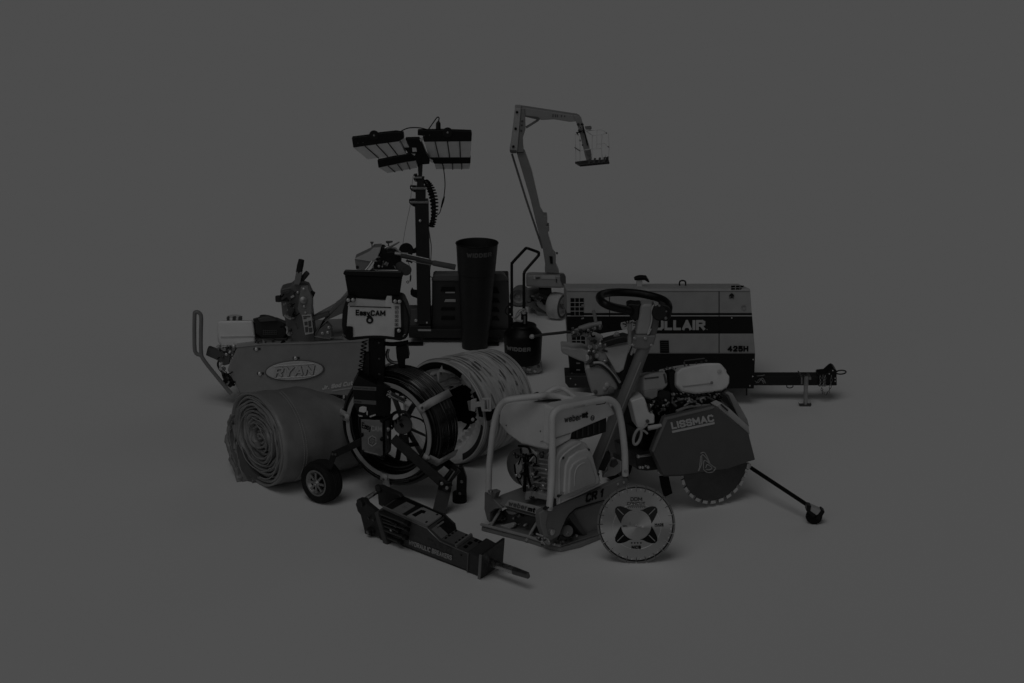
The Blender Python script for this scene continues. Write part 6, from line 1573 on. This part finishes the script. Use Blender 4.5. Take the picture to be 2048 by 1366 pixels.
build(MB().tube(catmull(D.P(zu((1235,560),(1285,590),(1300,630),(1270,680),(1205,722)), -.024), 6), m*2.6, 8), 'arm_trim', M(16), arm)
build(MB().slab(D, zu((1195,600),(1240,590),(1250,650),(1200,690)), -.03, .0), 'arm_boss', M(64), arm, .003)
build(MB().slab(D, zu((1205,395),(1260,370),(1340,380),(1440,420),(1460,520),(1500,700),(1400,700),(1280,600),(1220,520)), .0, .12), 'rear_cover', M(56), T, .012, 3)
for x, y, r, t in ((1265,420,4,46), (1350,505,5,40), (1415,520,5,42), (1305,545,5,44), (1255,480,5,62), (1340,600,5,60)): bolt(D, *zu((x,y))[0], .0, r, M(t), T, 'cover_knob')
clutter(D, zu, 1220, 390, 1480, 690, -.01, 16, 43, T, (24, 40, 48, 62), 1.1)
clutter(D, zu, 1000, 240, 1400, 340, -.05, 12, 44, T, (10, 26, 44, 58))
# levers
lv = build(MB().tube(catmull(D.P(zu((520,345),(640,325),(800,308),(955,290),(1010,285)), -.06), 5), m*2.9, 10), 'control_lever', M(13), T)
build(MB().ball(D(*zu((490,352))[0], -.06), m*5.0), 'lever_knob', M(58, 'plastic'), lv)
hl_ = build(MB().tube(catmull(D.P(zu((1000,300),(1100,260),(1200,225),(1300,195),(1410,180)), -.04), 5), [m*4]*6+[m*6.5]*8+[m*5.5]*7, 12), 'handle_bar', M(42), T)
build(MB().tube(catmull(D.P(zu((1010,345),(1120,320),(1230,270),(1330,240),(1420,210)), -.03), 5), m*3.6, 10), 'handle_bar', M(28), T)
for k in range(16):
    x = gu.uniform(1000, 1410); y = 310 - (x - 1000) * .28 + gu.uniform(-14, 40)
    bolt(D, *zu((x, y))[0], -.06, gu.uniform(1.6, 3.4), M(gu.choice((12, 26, 44, 52))), hl_, 'handle_fitting', h=m*3)
build(MB().tube(D.P(zu((1300,5),(1318,80),(1335,180)), -.04), [m*3.4, m*3.6, m*3.2], 12), 'control_lever', M(40), T)
build(MB().slab(D, zu((1135,320),(1310,215),(1330,260),(1220,365),(1180,360)), -.05, .0), 'lever_bracket', M(40), T, .004)
dkl = build(MB().slab(D, zu((1395,435),(1480,405),(1640,360),(1700,350),(1780,370),(1830,350),(1830,400),(1790,420),(1600,455),(1470,498),(1485,455)), -.05, .02), 'feed_lever', M(11), T, .006)
build(MB().ball(D(*zu((1610,318))[0], -.02), m*5.2).tube(D.P(zu((1570,330),(1640,345)), -.02), m*4, 10), 'lever_knob', M(46), dkl)
# pointer arm and its wheel
pa, pb = F(1501, 935, .05), Fr((0, G(1627, 1047).y, 0))(1624, 1016, 0)
s_ = (pb - pa).cross(FWD).normalized()
build(MB().beam(pa, pb, s_*m*4.0, FWD*.008), 'pointer_arm', M(4), T, .002)
W5 = Fr((0, G(1627, 1047).y, 0))
cw = W5(1626.5, 1030.5, 0); cw.z = 16*m
pw_ = build(MB().lathe(cw - RGT*.0 + V((0,-.015,0)), V((.25,1,0)), [(.001,0),(14*m,.0),(16*m,.006),(16*m,.022),(14*m,.028),(.001,.028)], 40), 'pointer_wheel', M(4, 'rubber'), T)
build(MB().slab(W5, zv((970,905),(1110,965),(1080,1010),(1045,1030),(960,970)), -.02, .02), 'wheel_fork', M(52), T, .002)
build(MB().slab(W5, zv((1115,948),(1160,980),(1145,1010),(1090,1100),(1040,1080),(1055,1040)), -.022, .02).slab(W5, zv((915,890),(975,905),(955,970),(1045,1030),(1000,1060),(905,970)), -.024, .02), 'fork_bracket', M(4), T, .002)
